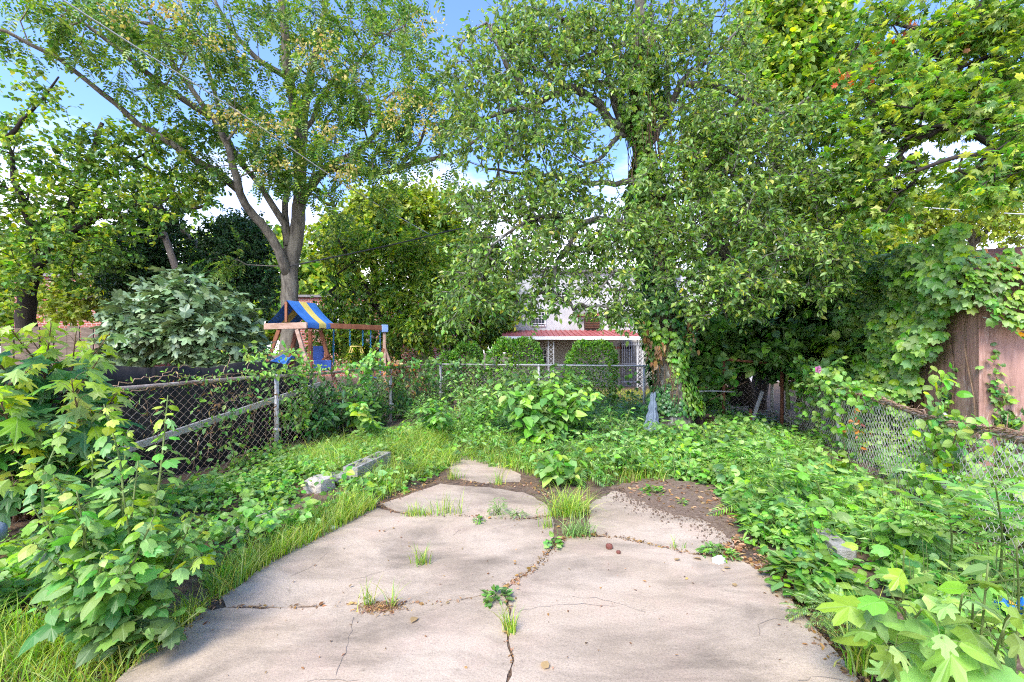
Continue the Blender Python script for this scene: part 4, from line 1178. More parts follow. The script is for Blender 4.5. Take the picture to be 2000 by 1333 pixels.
bl6 = [(1120, 260, 80, 50, 7.2, .7, 30), (1020, 60, 80, 60, 7.3, .7, 36), (930, 190, 60, 60, 7, .6, 26), (1110, 110, 70, 50, 7.3, .7, 30), (1580, 250, 60, 60, 7, .6, 36), (960, 110, 90, 80, 7.2, .7, 67), (1080, 60, 110, 60, 7.2, .8, 67), (1040, 170, 110, 60, 7.2, .8, 56), (1180, 60, 100, 70, 7.5, .8, 73), (1290, 70, 100, 80, 7.8, .9, 94), (1400, 90, 100, 90, 7.6, .9, 100), (1180, 160, 90, 50, 7.3, .7, 40),
       (960, 270, 90, 80, 7, .7, 53), (1060, 270, 90, 60, 7.2, .8, 53), (940, 400, 70, 60, 7.2, .7, 37), (1040, 390, 100, 70, 7.2, .9, 100), (1140, 370, 90, 60, 7.4, .8, 53), (1200, 460, 90, 60, 7.4, .8, 80), (1080, 480, 110, 70, 7, .9, 113), (960, 510, 90, 60, 7, .8, 86),
       (960, 580, 60, 45, 6.8, .7, 27), (900, 580, 50, 60, 7.2, .6, 33), (1090, 560, 60, 25, 6.9, .5, 11), (1190, 545, 60, 35, 7, .7, 22), (1225, 600, 35, 40, 6.9, .5, 19), (1050, 585, 45, 35, 6.9, .4, 18), (1130, 590, 40, 22, 6.9, .4, 9), (1110, 560, 70, 30, 7, .4, 14), (1190, 610, 35, 25, 6.9, .4, 11), (1330, 230, 90, 90, 7.8, .9, 60), (1420, 210, 90, 80, 7.4, .9, 80), (1500, 270, 110, 80, 7.2, .9, 127), (1400, 330, 110, 70, 7.4, .9, 100),
       (1330, 340, 80, 70, 7.6, .8, 53), (1520, 380, 110, 60, 7, .9, 113), (1620, 360, 80, 70, 6.8, .8, 73), (1400, 430, 110, 60, 7.1, .8, 86), (1530, 470, 100, 50, 6.8, .8, 80), (1620, 490, 80, 50, 6.7, .7, 60), (1460, 540, 80, 40, 6.8, .7, 56),
       (1350, 540, 70, 50, 7.2, .6, 40), (1400, 600, 60, 35, 6.9, .5, 30), (1320, 470, 60, 50, 7.4, .6, 33), (1470, 600, 40, 35, 6.9, .4, 16), (1580, 560, 70, 30, 6.8, .5, 27), (1200, -50, 260, 60, 7.5, 1, 40)]
tree('pear_tree', 'gnarled pear tree with lichened limbs and an ivy wrapped trunk', limbs6, bl6, pr, 24, .26, 'ovate', .085, 'pear', 'barklichen', r_tip=.0042, droop=.35, up=.8, tilt=.7, k=4, twigs=True, step=.2, wig=.035, sv=.35)

# climbing ivy on the pear trunk
iv = MB(); ir = np.random.default_rng(203)
trk = spline(limbs6[0][0], .05)
trk = trk[(trk[:, 2] > .5) & (trk[:, 2] < 7)]
N = 8200
t = ir.random(N) ** 1.25
ix = (t * (len(trk) - 1)).astype(int)
hgt = trk[ix][:, 2]
a = ir.random(N) * 2 * PI
lump = .4 + .13 * np.sin(hgt * 3.1 + 1) + .09 * np.sin(a * 2 + hgt * 2.2) + .06 * np.sin(a * 3 - hgt * 5) - .04 * np.clip(hgt - 3, 0, 4)
rr = lump * (.75 + .3 * ir.random(N))
o = np.c_[np.cos(a), np.sin(a), np.zeros(N)]
pos = trk[ix] + o * rr[:, None]; pos[:, 2] += ir.normal(size=N) * .06
d = np.c_[o[:, 0] * .3, o[:, 1] * .3, -np.ones(N)] + rnd(N, ir) * .5
nn = o + np.c_[np.zeros((N, 2)), .5 * np.ones(N)] + rnd(N, ir) * .35
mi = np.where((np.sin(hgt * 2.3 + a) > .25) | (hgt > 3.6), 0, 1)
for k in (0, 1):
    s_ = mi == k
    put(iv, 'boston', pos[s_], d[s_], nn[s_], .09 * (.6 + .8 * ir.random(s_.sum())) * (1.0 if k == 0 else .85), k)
for k in range(26):  # stems creeping up the bark
    a0 = ir.random() * 2 * PI; q = trk[::6] + np.c_[np.cos(a0 + np.arange(len(trk[::6])) * .12), np.sin(a0 + np.arange(len(trk[::6])) * .12), np.zeros(len(trk[::6]))] * .3
    iv.tube(q + ir.normal(size=q.shape) * .03, .007, 4, 3)
ivr = thing('ivy_vine', 'thick green ivy climbing the pear trunk up into its crown', 'ivy', G(1300, 853))
iv.build('foliage', ['ivy', 'ivydark', 'red', 'twig'], ivr)
dl = MB()
for (px, py, D, n, sx, sz) in ((1283, 690, 7.72, 46, .07, .11), (1352, 648, 7.75, 30, .05, .14), (1262, 655, 7.75, 18, .05, .1), (1350, 600, 7.6, 12, .04, .06), (1360, 555, 7.6, 12, .06, .08)):
    c = P(px, py, D) + ir.normal(size=(n, 3)) * (sx, .05, sz)
    put(dl, 'ovate', c, np.tile(-UP, (n, 1)) + rnd(n, ir) * .5, rnd(n, ir), .12 * (.6 + .6 * ir.random(n)))
dl.build('dead_leaves', 'dry', ivr)

# ivy-clad tree behind, to the right
limbs7 = [L_([(1450, 790), (1430, 640), (1395, 480), (1388, 330), (1400, 200)], .24, .12, 10.5), L_([(1480, 800), (1500, 500), (1515, 250), (1522, 100), (1530, -60)], .22, .08, 11.5),
          L_([(1515, 250), (1570, 215), (1610, 170), (1660, 110), (1700, 60)], .09, .02, (11.5, 10.5)), L_([(1518, 200), (1590, 140), (1640, 60)], .07, .02, 11.3), L_([(1522, 120), (1480, 60), (1450, 20)], .06, .02, 11.3),
          L_([(1580, 205), (1572, 140), (1570, 80)], .05, .02, 11)]
bl7 = [(1560, 100, 70, 60, 11, 1, 80), (1490, 60, 60, 60, 11.3, 1, 60), (1600, 60, 60, 60, 11, .8, 50), (1590, 170, 60, 40, 10.8, .8, 56), (1540, 20, 90, 50, 11.2, 1, 60), (1650, 120, 60, 60, 10.8, .8, 22), (1500, 160, 50, 60, 11, .8, 50), (1380, 300, 40, 120, 10.5, .5, 60), (1430, 480, 80, 110, 11, .8, 70), (1560, 420, 80, 110, 11, .8, 70)]
tree('ivy_tree', 'bright green tree with dark ivy clad double trunk behind the pear tree', limbs7, bl7, rt, 40, .4, 'wide', .14, ['lime', 'mid'], 'barkdark', split=[(0, .75), (1, .25)], k=5)

# maple reaching in from the right
limbs8 = [L_([(2240, 900), (2230, 700), (2200, 500), (2130, 340), (2060, 300), (2000, 290), (1930, 300), (1880, 306), (1840, 316), (1790, 335)], .2, .018, [6.2, 6.1, 6, 5.8, 5.55, 5.35, 5.15, 5.05, 5.0, 4.95]),
          L_([(2130, 340), (2060, 230), (2000, 220), (1950, 275)][:3], .1, .05, (6, 5.6)), L_([(2000, 240), (1975, 262), (1950, 282)], .07, .03, 5.6),
          L_([(2200, 500), (2150, 250), (2060, 60), (1990, -40)], .16, .07, (6, 6)),
          L_([(1790, 230), (1850, 122), (1880, 75), (1910, 35), (1940, -30)][::-1], .085, .03, 6.2), L_([(1850, 122), (1826, 112), (1810, 80), (1790, 62), (1750, 45)], .045, .015, 6.2),
          L_([(1880, 75), (1930, 60), (1985, 15)], .04, .03, 6.2), L_([(1950, 292), (1880, 250), (1815, 252), (1770, 272)], .04, .015, (5.6, 5.6)), L_([(2000, 90), (1950, 105), (1880, 130), (1800, 150)], .04, .015, 6)]
bl8 = [(1665, 250, 50, 70, 6.6, .4, 26), (1700, 330, 50, 50, 6.3, .4, 24), (1880, 60, 80, 60, 6.2, .5, 48), (1780, 80, 70, 60, 6.3, .5, 38), (1960, 90, 70, 80, 6, .5, 56), (1840, 170, 100, 50, 6, .6, 68), (1740, 170, 70, 50, 6.2, .5, 33), (1930, 200, 90, 50, 5.8, .6, 60), (1780, 240, 80, 40, 5.9, .5, 39), (1700, 270, 60, 50, 6.2, .5, 30), (1870, 230, 80, 30, 5.8, .5, 30), (1730, 50, 50, 60, 6.5, .5, 16),
       (1760, 340, 70, 40, 5.8, .4, 30), (1950, 340, 60, 45, 5.0, .4, 34), (1890, 330, 40, 20, 5.2, .3, 9), (2080, 150, 90, 200, 5.8, .8, 68), (1980, 20, 80, 50, 6, .6, 30), (2000, 280, 60, 50, 5.2, .4, 26), (1720, 400, 60, 50, 6, .4, 26), (1690, 90, 40, 60, 6.5, .4, 10)]


def redtips(root, T, od, rng):
    mb = MB()
    for q in [(1690, 130, 6.3), (1775, 50, 6.2), (1655, 155, 6.4), (1720, 90, 6.3), (1980, 20, 5.8), (1700, 140, 6.2), (1870, 95, 6)]:
        n = 9; p = P(*q) + rng.normal(size=(n, 3)) * .1
        put(mb, 'maple', p, rnd(n, rng) - UP * .4, rnd(n, rng) + UP * .6, .1)
    mb.build('red_leaves', 'red', root)


tree('maple_tree', 'maple with black limbs and glowing pointed leaves overhanging the shed', limbs8, bl8, rt, 15, .28, 'maple', .112, 'maple', 'barkdark', droop=.35, up=.9, tilt=.55, k=4, extra=redtips, r_tip=.0045, twigs=True, step=.2, wig=.03)
# dark understory
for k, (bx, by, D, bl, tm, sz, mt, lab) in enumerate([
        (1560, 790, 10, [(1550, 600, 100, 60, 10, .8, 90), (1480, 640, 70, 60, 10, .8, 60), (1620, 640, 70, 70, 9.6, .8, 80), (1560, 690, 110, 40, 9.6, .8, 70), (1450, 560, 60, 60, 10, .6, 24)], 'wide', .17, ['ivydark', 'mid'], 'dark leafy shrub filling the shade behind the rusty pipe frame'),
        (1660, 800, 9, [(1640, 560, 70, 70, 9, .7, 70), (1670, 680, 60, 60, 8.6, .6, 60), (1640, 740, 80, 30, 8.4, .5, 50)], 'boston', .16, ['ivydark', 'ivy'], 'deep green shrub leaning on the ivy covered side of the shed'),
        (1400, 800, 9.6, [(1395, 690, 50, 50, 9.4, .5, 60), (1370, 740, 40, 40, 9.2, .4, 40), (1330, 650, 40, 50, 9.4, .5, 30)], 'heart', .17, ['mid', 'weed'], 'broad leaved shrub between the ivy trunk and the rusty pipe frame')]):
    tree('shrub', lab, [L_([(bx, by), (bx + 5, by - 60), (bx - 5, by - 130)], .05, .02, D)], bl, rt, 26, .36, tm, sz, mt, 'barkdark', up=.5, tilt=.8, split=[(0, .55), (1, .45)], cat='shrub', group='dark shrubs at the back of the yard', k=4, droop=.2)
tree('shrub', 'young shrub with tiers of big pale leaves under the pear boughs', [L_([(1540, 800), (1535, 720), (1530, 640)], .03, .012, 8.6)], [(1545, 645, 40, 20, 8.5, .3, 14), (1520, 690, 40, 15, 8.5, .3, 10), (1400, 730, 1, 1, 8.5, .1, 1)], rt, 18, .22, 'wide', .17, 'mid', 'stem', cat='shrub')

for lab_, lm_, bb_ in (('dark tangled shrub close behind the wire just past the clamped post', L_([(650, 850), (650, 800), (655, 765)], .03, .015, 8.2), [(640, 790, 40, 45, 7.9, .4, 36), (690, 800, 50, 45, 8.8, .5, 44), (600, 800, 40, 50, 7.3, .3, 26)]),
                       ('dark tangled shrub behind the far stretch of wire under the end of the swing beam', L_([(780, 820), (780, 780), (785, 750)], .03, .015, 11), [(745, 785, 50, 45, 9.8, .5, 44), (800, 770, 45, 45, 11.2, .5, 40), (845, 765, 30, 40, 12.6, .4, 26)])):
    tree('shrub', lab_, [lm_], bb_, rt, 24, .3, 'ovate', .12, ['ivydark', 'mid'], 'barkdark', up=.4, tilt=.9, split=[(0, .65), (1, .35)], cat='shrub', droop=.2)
# fig bush behind the left fence
fr = np.random.default_rng(301)
figL = [L_([(370, 790), (370, 720), (365, 640), (360, 590)], .07, .03, 9), L_([(370, 730), (300, 680), (260, 620)], .05, .02, 9), L_([(370, 730), (440, 680), (480, 620)], .05, .02, 9), L_([(368, 690), (400, 610), (390, 560)], .04, .02, 9), L_([(365, 690), (320, 620), (310, 570)], .04, .02, 8.8)]
figB = [(345, 580, 65, 38, 8.9, .7, 60), (290, 620, 70, 45, 8.7, .7, 70), (400, 612, 78, 48, 8.8, .8, 80), (360, 650, 110, 40, 8.5, .7, 100), (450, 668, 50, 35, 8.7, .5, 44), (260, 670, 40, 35, 8.6, .5, 34), (430, 690, 70, 20, 8.4, .5, 36), (345, 548, 25, 16, 8.9, .3, 12)]
tree('fig_bush', 'rounded silvery green fig bush with big lobed leaves beside the play set', figL, figB, fr, 17, .26, 'fig', .225, 'fig', 'twig', droop=.45, up=.75, tilt=.35, cat='fig bush', k=4)

# ------------------------------------------------------------------ fences
def chainlink(mb, line, h, w=.05, r=.0032, z0=.03, sag=None, mi=0):
    _, L = at_u(line, 0.0)
    nz_ = int((h - z0) / w) + 1
    for k in range(int(L / w)):
        if sag:
            hh = h + sag(k * w)
        else:
            hh = h
        i = np.arange(nz_ + 1); odd = (i + k) % 2
        u = np.clip(k * w + odd * w, 0, L); xy, _ = at_u(line, u)
        z = z0 + (hh - z0) * i / nz_
        o = np.where(odd == 1, .003, -.003)
        mb.tube(np.c_[xy[:, 0] + o, xy[:, 1], z], r, 3, mi, False)


def post(root, x, y, h, r, mat, clamp=True, z=-.1):
    mb = MB(); mb.tube(np.array([(x, y, z), (x, y, h)]), r, 10)
    p = mb.build('line_post', mat, root)
    c = MB(); c.tube(np.array([(x, y, h - .002), (x, y, h + .03), (x, y, h + .05)]), [r * 1.25, r * 1.2, r * .6], 10)
    c.build('post_cap', mat, p)
    if clamp:
        c = MB(); c.tube(np.array([(x, y, .42), (x, y, .46)]), r * 1.35, 10); c.box((x + r * 1.6, y - .01, .44), (.03, .02, .03))
        c.build('clamp', mat, p)


LF = np.array([(-4.5, 2.5), (-3.46, 6.4), (-2.64, 9.47), (-1.97, 12.0)])
BF = np.array([(-1.97, 12.0), (3.26, 10.6), (5.85, 9.9)])
RF = np.array([(3.2, 2.0), (4.03, 4.07), (4.64, 5.64), (5.25, 7.4), (5.85, 9.4)])
fr_ = thing('chain_link_fence', 'grey chain link fence with a sloping top rail and clamped posts along the grassy bank', 'fence', (-3.46, 6.4, 0))
m = MB(); chainlink(m, LF, 1.2); m.build('wire_mesh', 'wire', fr_)
m = MB(); u = np.linspace(0, 9.85, 60); xy, _ = at_u(LF, u); m.tube(np.c_[xy, 1.22 + .008 * np.sin(u * 2.3)], .024, 9); m.build('top_rail', 'rail', fr_)
for x, y in (LF[0] * .78 + LF[1] * .22, LF[1], LF[2], LF[3]):
    post(fr_, x, y, 1.2, .032, 'galv')
fb_ = thing('chain_link_fence', 'chain link fence crossing the far end of the yard in front of the clipped hedges', 'fence', (.65, 11.3, 0))
m = MB(); chainlink(m, BF, 1.2, .055, .0045); m.build('wire_mesh', 'wire', fb_)
m = MB(); m.tube(np.array([(*BF[0], 1.22), (*BF[1], 1.22), (*BF[2], 1.2)]), .022, 8); m.build('top_rail', 'galv', fb_)
for p in (BF[0] * .5 + BF[1] * .5, BF[1] - (.1, 0), BF[2]):
    post(fb_, p[0] + .05, p[1] - .03, 1.2, .035, 'galv', False)
frr = thing('chain_link_fence', 'sagging pale chain link fence with a crusted top edge in front of the brown shed', 'fence', (4.03, 4.07, 0))
m = MB(); chainlink(m, RF, .96, .045, .0034, z0=-.02, sag=lambda u: .03 * math.sin(u * 2.1)); m.build('wire_mesh', 'wirelight', frr)
u = np.linspace(0, 8.1, 90); xy, LR = at_u(RF, u); rr_ = np.random.default_rng(5)
m = MB(); m.tube(np.c_[xy, .95 + .03 * np.sin(u * 2.1)], .018, 8); m.build('top_rail', 'rail', frr)
for uu in (2.23, 5.0, 7.6):
    q, _ = at_u(RF, uu); post(frr, q[0], q[1], .97, .028, 'wirelight', False)
# dry vine crust along the rail
m = MB()
for k in range(9):
    ph = k * .8; rad = .022 + .014 * rr_.random(90)
    uu = np.clip(u + rr_.normal(size=90) * .02, 0, 8); q, _ = at_u(RF, uu)
    w = np.c_[q[:, 0] + np.cos(u * 9 + ph) * rad, q[:, 1] + rr_.normal(size=90) * .02, .965 + .03 * np.sin(u * 2.1) + np.sin(u * 9 + ph) * rad + rr_.normal(size=90) * .008]
    m.tube(w[5 * (k % 3):90 - 4 * (k % 4)], .0085 - .0006 * k, 5)
for k in range(170):
    u0 = rr_.random() * 6.5; q, _ = at_u(RF, u0); b = np.array([*q, .97]); e = b + rr_.normal(size=3) * (.06, .06, .06)
    m.tube(np.array([b, (b + e) / 2 + rr_.normal(size=3) * .02, e]), .003, 3)
v = thing('dry_vine', 'twisted dead vine crusting the top of the sagging fence', 'dead vine', (4.03, 4.07, 0))
m.build('stems', 'drytwig', v)
m = MB(); q = P(1675, 830, 5.75); n = 22; put(m, 'ovate', q + rr_.normal(size=(n, 3)) * (.04, .04, .13), rnd(n, rr_) - UP, rnd(n, rr_), .075)
m.build('leaves', 'red', v)


def vine(label, paths, tmpl, size, per, mats, seed, stemmat='twig', spread=.06, group='vines on the fences', split=0.0, up=.6, name='vine'):
    """stems with leaves along 3-D paths"""
    rng = np.random.default_rng(seed); lb = MB(); sb = MB()
    for p in paths:
        s = spline(np.array(p, float), .04); s[1:-1] += rng.normal(size=s[1:-1].shape) * .012
        sb.tube(s, np.linspace(.006, .002, len(s)), 4)
        L = len(s) * .04; n = int(per * L)
        q = s[rng.integers(0, len(s), n)] + rng.normal(size=(n, 3)) * spread
        d = rnd(n, rng) * .8 + np.array([0, -.3, -.55]); nn = np.tile(np.array([.1, -.7, up]), (n, 1)) + rnd(n, rng) * .5
        y = rng.random(n) < split
        sz = size * (.5 + .8 * rng.random(n))
        put(lb, tmpl, q[~y], d[~y], nn[~y], sz[~y], 0); put(lb, tmpl, q[y], d[y], nn[y], sz[y], 1)
    root = thing(name, label, 'vine', paths[0][0], group)
    lb.build('leaves', mats, root); sb.build('stems', stemmat, root)
    return root


def onf(line, u, z, off=.03):
    q, _ = at_u(line, u); return (q[0] + off * .9, q[1] - off * .3, z)


lf = lambda u, z, o=.05: onf(LF, u, z, o)
vine('leafy vine heaped over the rail beside the clamped post and hanging down the wire', [[lf(4.25, .6), lf(4.3, 1.0), lf(4.35, 1.3), lf(4.3, 1.5)], [lf(4.6, .5), lf(4.55, .9), lf(4.5, 1.25), lf(4.6, 1.45)], [lf(3.6, 1.3), lf(4.1, 1.32), lf(4.9, 1.3)], [lf(4.7, 1.3), lf(4.4, 1.5), lf(3.9, 1.62, .1), lf(3.3, 1.55, .2)], [lf(4.45, .3), lf(4.5, .8), lf(4.55, 1.2)]],
     'ovate', .085, 85, ['cover', 'young'], 401, split=.15)
vine('vine climbing the wire and arching over the rail in front of the swings', [[lf(6.1, .1), lf(6.15, .6), lf(6.1, 1.0), lf(6.3, 1.35)], [lf(6.3, .1), lf(6.35, .7), lf(6.3, 1.25), lf(6.5, 1.5)], [lf(5.6, 1.2), lf(6.1, 1.35), lf(6.9, 1.32)], [lf(6.0, .2), lf(5.9, .5), lf(5.8, .9)], [lf(6.2, 1.2), lf(6.5, 1.6), lf(6.6, 1.65)]], 'heart', .1, 60, ['weed', 'cover'], 402, split=.3)
vine('vine draping the far stretch of the near fence down to the weeds', [[lf(7.3, .1), lf(7.35, .6), lf(7.3, 1.1)], [lf(7.6, .1), lf(7.7, .7), lf(7.9, 1.2)], [lf(8.3, .1), lf(8.2, .7), lf(8.3, 1.2)], [lf(8.9, .1), lf(8.8, .7), lf(8.9, 1.25)], [lf(7.0, 1.25), lf(8, 1.3), lf(9.6, 1.3)], [lf(9.4, .2), lf(9.3, .9), lf(9.5, 1.4)]], 'heart', .1, 46, ['weed', 'mid'], 403, split=.4)
vine('thin brown stemmed vine with small leaves woven through the nearest wire panel', [[lf(3.0, .0), lf(3.1, .5), lf(3.2, 1.2)], [lf(3.5, .0), lf(3.45, .6), lf(3.55, 1.25)], [lf(3.9, .0), lf(3.8, .5), lf(3.85, 1.2)], [lf(2.6, 1.2), lf(3.2, 1.3), lf(4.0, 1.3)], [lf(3.3, .0), lf(3.25, .4), lf(3.3, .9)], [lf(2.7, .1), lf(2.8, .6), lf(2.9, 1.1)], [lf(4.1, .0), lf(4.05, .35), lf(4.1, .7)]], 'ovate', .07, 46, ['weed', 'cover'], 404, split=.3, spread=.05)
vine('patchy green creeper threaded through the wire between the two clamped posts', [[lf(5.0, .0), lf(5.1, .4), lf(5.0, .8)], [lf(5.3, .0), lf(5.25, .6), lf(5.4, 1.15)], [lf(5.7, .0), lf(5.6, .5), lf(5.75, 1.2)], [lf(6.6, .0), lf(6.7, .5), lf(6.6, .9)], [lf(6.9, .0), lf(6.85, .5), lf(6.95, 1.1)], [lf(4.9, 1.25), lf(5.4, 1.33), lf(6.0, 1.28)]], 'ovate', .08, 44, ['mid', 'weed'], 407, split=.4, spread=.06)
vine('withered brown vine hanging over the rail near the far post', [[lf(7.0, 1.3), lf(7.4, 1.28), lf(7.8, 1.2), lf(8.3, 1.0), lf(8.7, .6)], [lf(7.15, 1.3), lf(7.1, 1.1), lf(7.0, .8)], [lf(7.3, 1.3), lf(7.45, 1.1), lf(7.3, .9)], [lf(7.8, 1.2), lf(8.0, .9), lf(8.1, .4)]], 'ovate', .09, 60, ['dry', 'red'], 405, 'drytwig', split=.08)
vine('brown dead creeper caught in the wire of the nearest panel', [[lf(2.2, .1), lf(2.3, .6), lf(2.2, 1.1)], [lf(2.9, .3), lf(3.0, .8), lf(2.85, 1.2)], [lf(3.4, .2), lf(3.6, .7), lf(3.5, 1.2)], [lf(3.0, .9), lf(3.5, 1.0), lf(4.0, .8)], [lf(3.8, .1), lf(3.95, .5), lf(4.0, 1.1)], [lf(1.8, 1.15), lf(2.6, 1.22), lf(3.4, 1.2)]], 'narrow', .07, 40, ['dry', 'weed'], 408, 'drytwig', split=.3, spread=.04)
vine('bare brown tendrils with sprigs lying along the rail below the fig bush', [[lf(1.9, 1.25), lf(2.4, 1.32), lf(3.0, 1.27), lf(3.6, 1.33)], [lf(2.3, 1.25), lf(2.5, 1.4), lf(2.7, 1.42)], [lf(3.1, 1.3), lf(3.2, 1.55), lf(3.0, 1.65)], [lf(3.4, 1.25), lf(3.5, 1.42), lf(3.5, 1.5)]], 'narrow', .07, 30, ['cover', 'young'], 406, 'drytwig', split=.5, spread=.04)
rf = lambda u, z, o=-.05: onf(RF, u, z, o)
vine('bright vine with round leaves climbing the leaning post and waving a curled tip', [[rf(2.2, .0), rf(2.25, .5), rf(2.2, 1.0), rf(2.15, 1.25), rf(2.1, 1.42)], [rf(2.1, .1), rf(2.05, .5), rf(2.15, 1.0)], [rf(2.4, .1), rf(2.45, .6), rf(2.3, 1.05)], [rf(1.7, .2), rf(1.9, .5), rf(2.1, .8)], [rf(2.0, .75), rf(1.8, .95), rf(1.5, 1.0)]], 'heart', .085, 70, ['cover', 'young'], 410, split=.3)
vine('leafy vine smothering the far half of the sagging fence', [[rf(4.6, .1), rf(4.7, .6), rf(4.6, 1.0)], [rf(5.2, .1), rf(5.1, .6), rf(5.2, 1.05)], [rf(5.8, .1), rf(5.7, .6), rf(5.9, 1.1)], [rf(6.5, .1), rf(6.4, .6), rf(6.6, 1.15)], [rf(4.2, 1.0), rf(5.2, 1.1), rf(6.8, 1.2)], [rf(5, 1.15), rf(5.8, 1.25), rf(6.8, 1.3)], [rf(4.0, .95), rf(3.6, 1.0)]], 'boston', .1, 70, ['weed', 'cover'], 411, split=.35, spread=.1)
vine('leafy creeper veiling the back fence in front of the clipped hedges', [[onf(BF, u_, .1, .0), onf(BF, u_ + .1, .6, .0), onf(BF, u_, 1.15, .0)] for u_ in (.5, .9, 1.3, 1.8, 2.2, 2.6, 3.5, 4.0, 4.6, 5.0)] + [[onf(BF, .3, 1.2, 0), onf(BF, 1.2, 1.26, 0), onf(BF, 2.3, 1.22, 0)]], 'heart', .11, 42, ['mid', 'weed'], 413, split=.5, spread=.1)
vine('dark vine over the back fence to the side of the ivy trunk', [[onf(BF, 5.9, .1), onf(BF, 6.0, .7), onf(BF, 6, 1.2)], [onf(BF, 6.5, .1), onf(BF, 6.6, .9), onf(BF, 6.5, 1.3)], [onf(BF, 7.2, .1), onf(BF, 7.2, .9), onf(BF, 7.4, 1.3)], [onf(BF, .3, .1), onf(BF, .3, .8), onf(BF, .5, 1.2)]], 'heart', .12, 50, ['ivydark', 'mid'], 412, split=.3, spread=.12)

# rose of sharon spilling over the right fence
o = shoots('flowering_shrub', 'leafy shrub with a pink flower rising above the far end of the sagging fence', 'shrub', G(1640, 830, .04), tips([(1597, 735, 7.0), (1640, 700, 6.8), (1625, 770, 6.6), (1570, 750, 7.2), (1690, 745, 6.2), (1720, 770, 6.0), (1670, 790, 6)]), .12, 'mulberry', ['weed', 'cover'], 421, per=24, start=.2)
m = MB(); q = P(1597, 722, 6.9)
a = np.arange(5) * 2 * PI / 5
put(m, 'wide', np.tile(q, (5, 1)), np.c_[np.cos(a), -np.ones(5) * .4, np.sin(a)], np.c_[-np.cos(a) * .5, -np.ones(5), -np.sin(a) * .5], .07, 0, 1.3)
put(m, 'wide', np.tile(q + (.0, -.01, 0), (4, 1)), np.c_[np.cos(a[:4] + .6), -np.ones(4) * .8, np.sin(a[:4] + .6)], np.c_[-np.cos(a[:4]) * .5, -np.ones(4), -np.sin(a[:4]) * .5], .045, 0, 1.2)
m.build('flower', 'pink', o)

# ------------------------------------------------------------------ behind the left fence
m = MB(); rs = np.random.default_rng(6)
n = 46; t = np.linspace(0, 1, n)
xy_, _ = at_u(LF, .9 + 4.5 * t); bx = xy_[:, 0] - .5; by = xy_[:, 1] + .13
by = by + .04 * np.sin(t * 40) + rs.normal(size=n) * .012
hh = 1.42 - .35 * np.clip(t * 5 - 3.9, 0, 1) + .04 * np.sin(t * 9) + .02 * np.sin(t * 31)
zz = np.linspace(0, 1, 9)
V = np.stack([np.stack([bx + .02 * np.sin(k * 3 + t * 20), by + .015 * np.cos(k * 2 + t * 27), zz[k] * hh], -1) for k in range(9)])
V = np.concatenate([V, V + (.02, .03, 0)])
f_ = []
for k in range(8):
    i = np.arange(n - 1)
    f_.append(np.stack([k * n + i, k * n + i + 1, (k + 1) * n + i + 1, (k + 1) * n + i], 1))
    f_.append(np.stack([(k + 10) * n + i, (k + 10) * n + i + 1, (k + 9) * n + i + 1, (k + 9) * n + i], 1))
i = np.arange(n - 1); f_.append(np.stack([8 * n + i, 8 * n + i + 1, 17 * n + i + 1, 17 * n + i], 1))
m.add(V.reshape(-1, 3), f_, 0, True)
tag(m.build('black_screen', 'tarp'), 'black sheeting screen standing behind the near fence under the fig bush', 'screen')
m = MB(); m.bar(P(190, 897, 4.45), P(625, 751, 7.65), .035, .085)
tag(bevel(m.build('sloping_board', 'galv'), .006), 'pale board sloping up behind the wire of the near fence', 'board')
# old board fence at the left
m = MB(); bf_ = thing('board_fence', 'old brown board fence behind the young maple', 'fence', P(80, 0, 10.5) * (1, 1, 0))
for k in range(13):
    x0 = P(-90 + k * 26, 0, 10.5)[0]
    m.box((x0, 10.5 + .01 * (k % 3), 1.08), (.29, .03, 2.16 + .05 * math.sin(k * 2.2)))
m.build('boards', 'oldwood', bf_)
m = MB(); m.box((P(70, 0, 10.5)[0], 10.57, 1.8), (4.0, .06, .1)); m.box((P(70, 0, 10.5)[0], 10.57, .6), (4.0, .06, .1)); m.build('rails', 'oldwood', bf_)


# ------------------------------------------------------------------ play set
ps = thing('swing_set', 'wooden play set with a blue and yellow striped roof, swing beam and chains', 'play set', (-5.9, 12.5, 0))
A = np.array([-6.21, 12.0, 2.98]); rv = np.array([.30, 1.05, .03]); lv = np.array([-.66, .18, -.63]); rv2 = np.array([.66, -.18, -.64])
m = MB()
NS = 8; NR = 15
for sv_, thick in ((lv, 1), (rv2, -1)):
    s = np.linspace(0, 1, NS + 1); r = np.linspace(0, 1, NR + 1)
    g_ = np.zeros((NS + 2, NR + 1, 3))
    for a_ in range(NS + 1):
        for b_ in range(NR + 1):
            sag = .05 * math.sin(PI * s[a_]) * (1 - .2 * math.sin(PI * r[b_] * 3) ** 2)
            g_[a_, b_] = A + sv_ * s[a_] + rv * r[b_] - (0, 0, sag)
    g_[NS + 1] = g_[NS] - (0, 0, .13) + np.array([0, 0, .012]) * np.sin(np.arange(NR + 1))[:, None]
    for b_ in range(NR):
        mi = 1 if NR * .36 <= b_ < NR * .66 else 0
        V = np.stack([g_[:, b_], g_[:, b_ + 1]], 1).reshape(-1, 3); i = np.arange(NS + 1) * 2
        m.add(V, [np.stack([i, i + 1, i + 3, i + 2], 1)], mi, True)
can = m.build('canopy', ['blue', 'yellow'], ps)
md = can.modifiers.new('cloth', 'SOLIDIFY'); md.thickness = .008; md.use_rim = False
m = MB(); m.bar(A + lv * 1.05 - (0, .06, .05), A + rv2 * 1.02 - (0, .06, .05), .05, .17); bevel(m.build('cross_beam', 'wornwood', ps))
m = MB(); m.bar(A + lv + rv - (0, 0, .07), A + rv2 + rv - (0, 0, .07), .05, .14); bevel(m.build('cross_beam', 'redwood', ps))
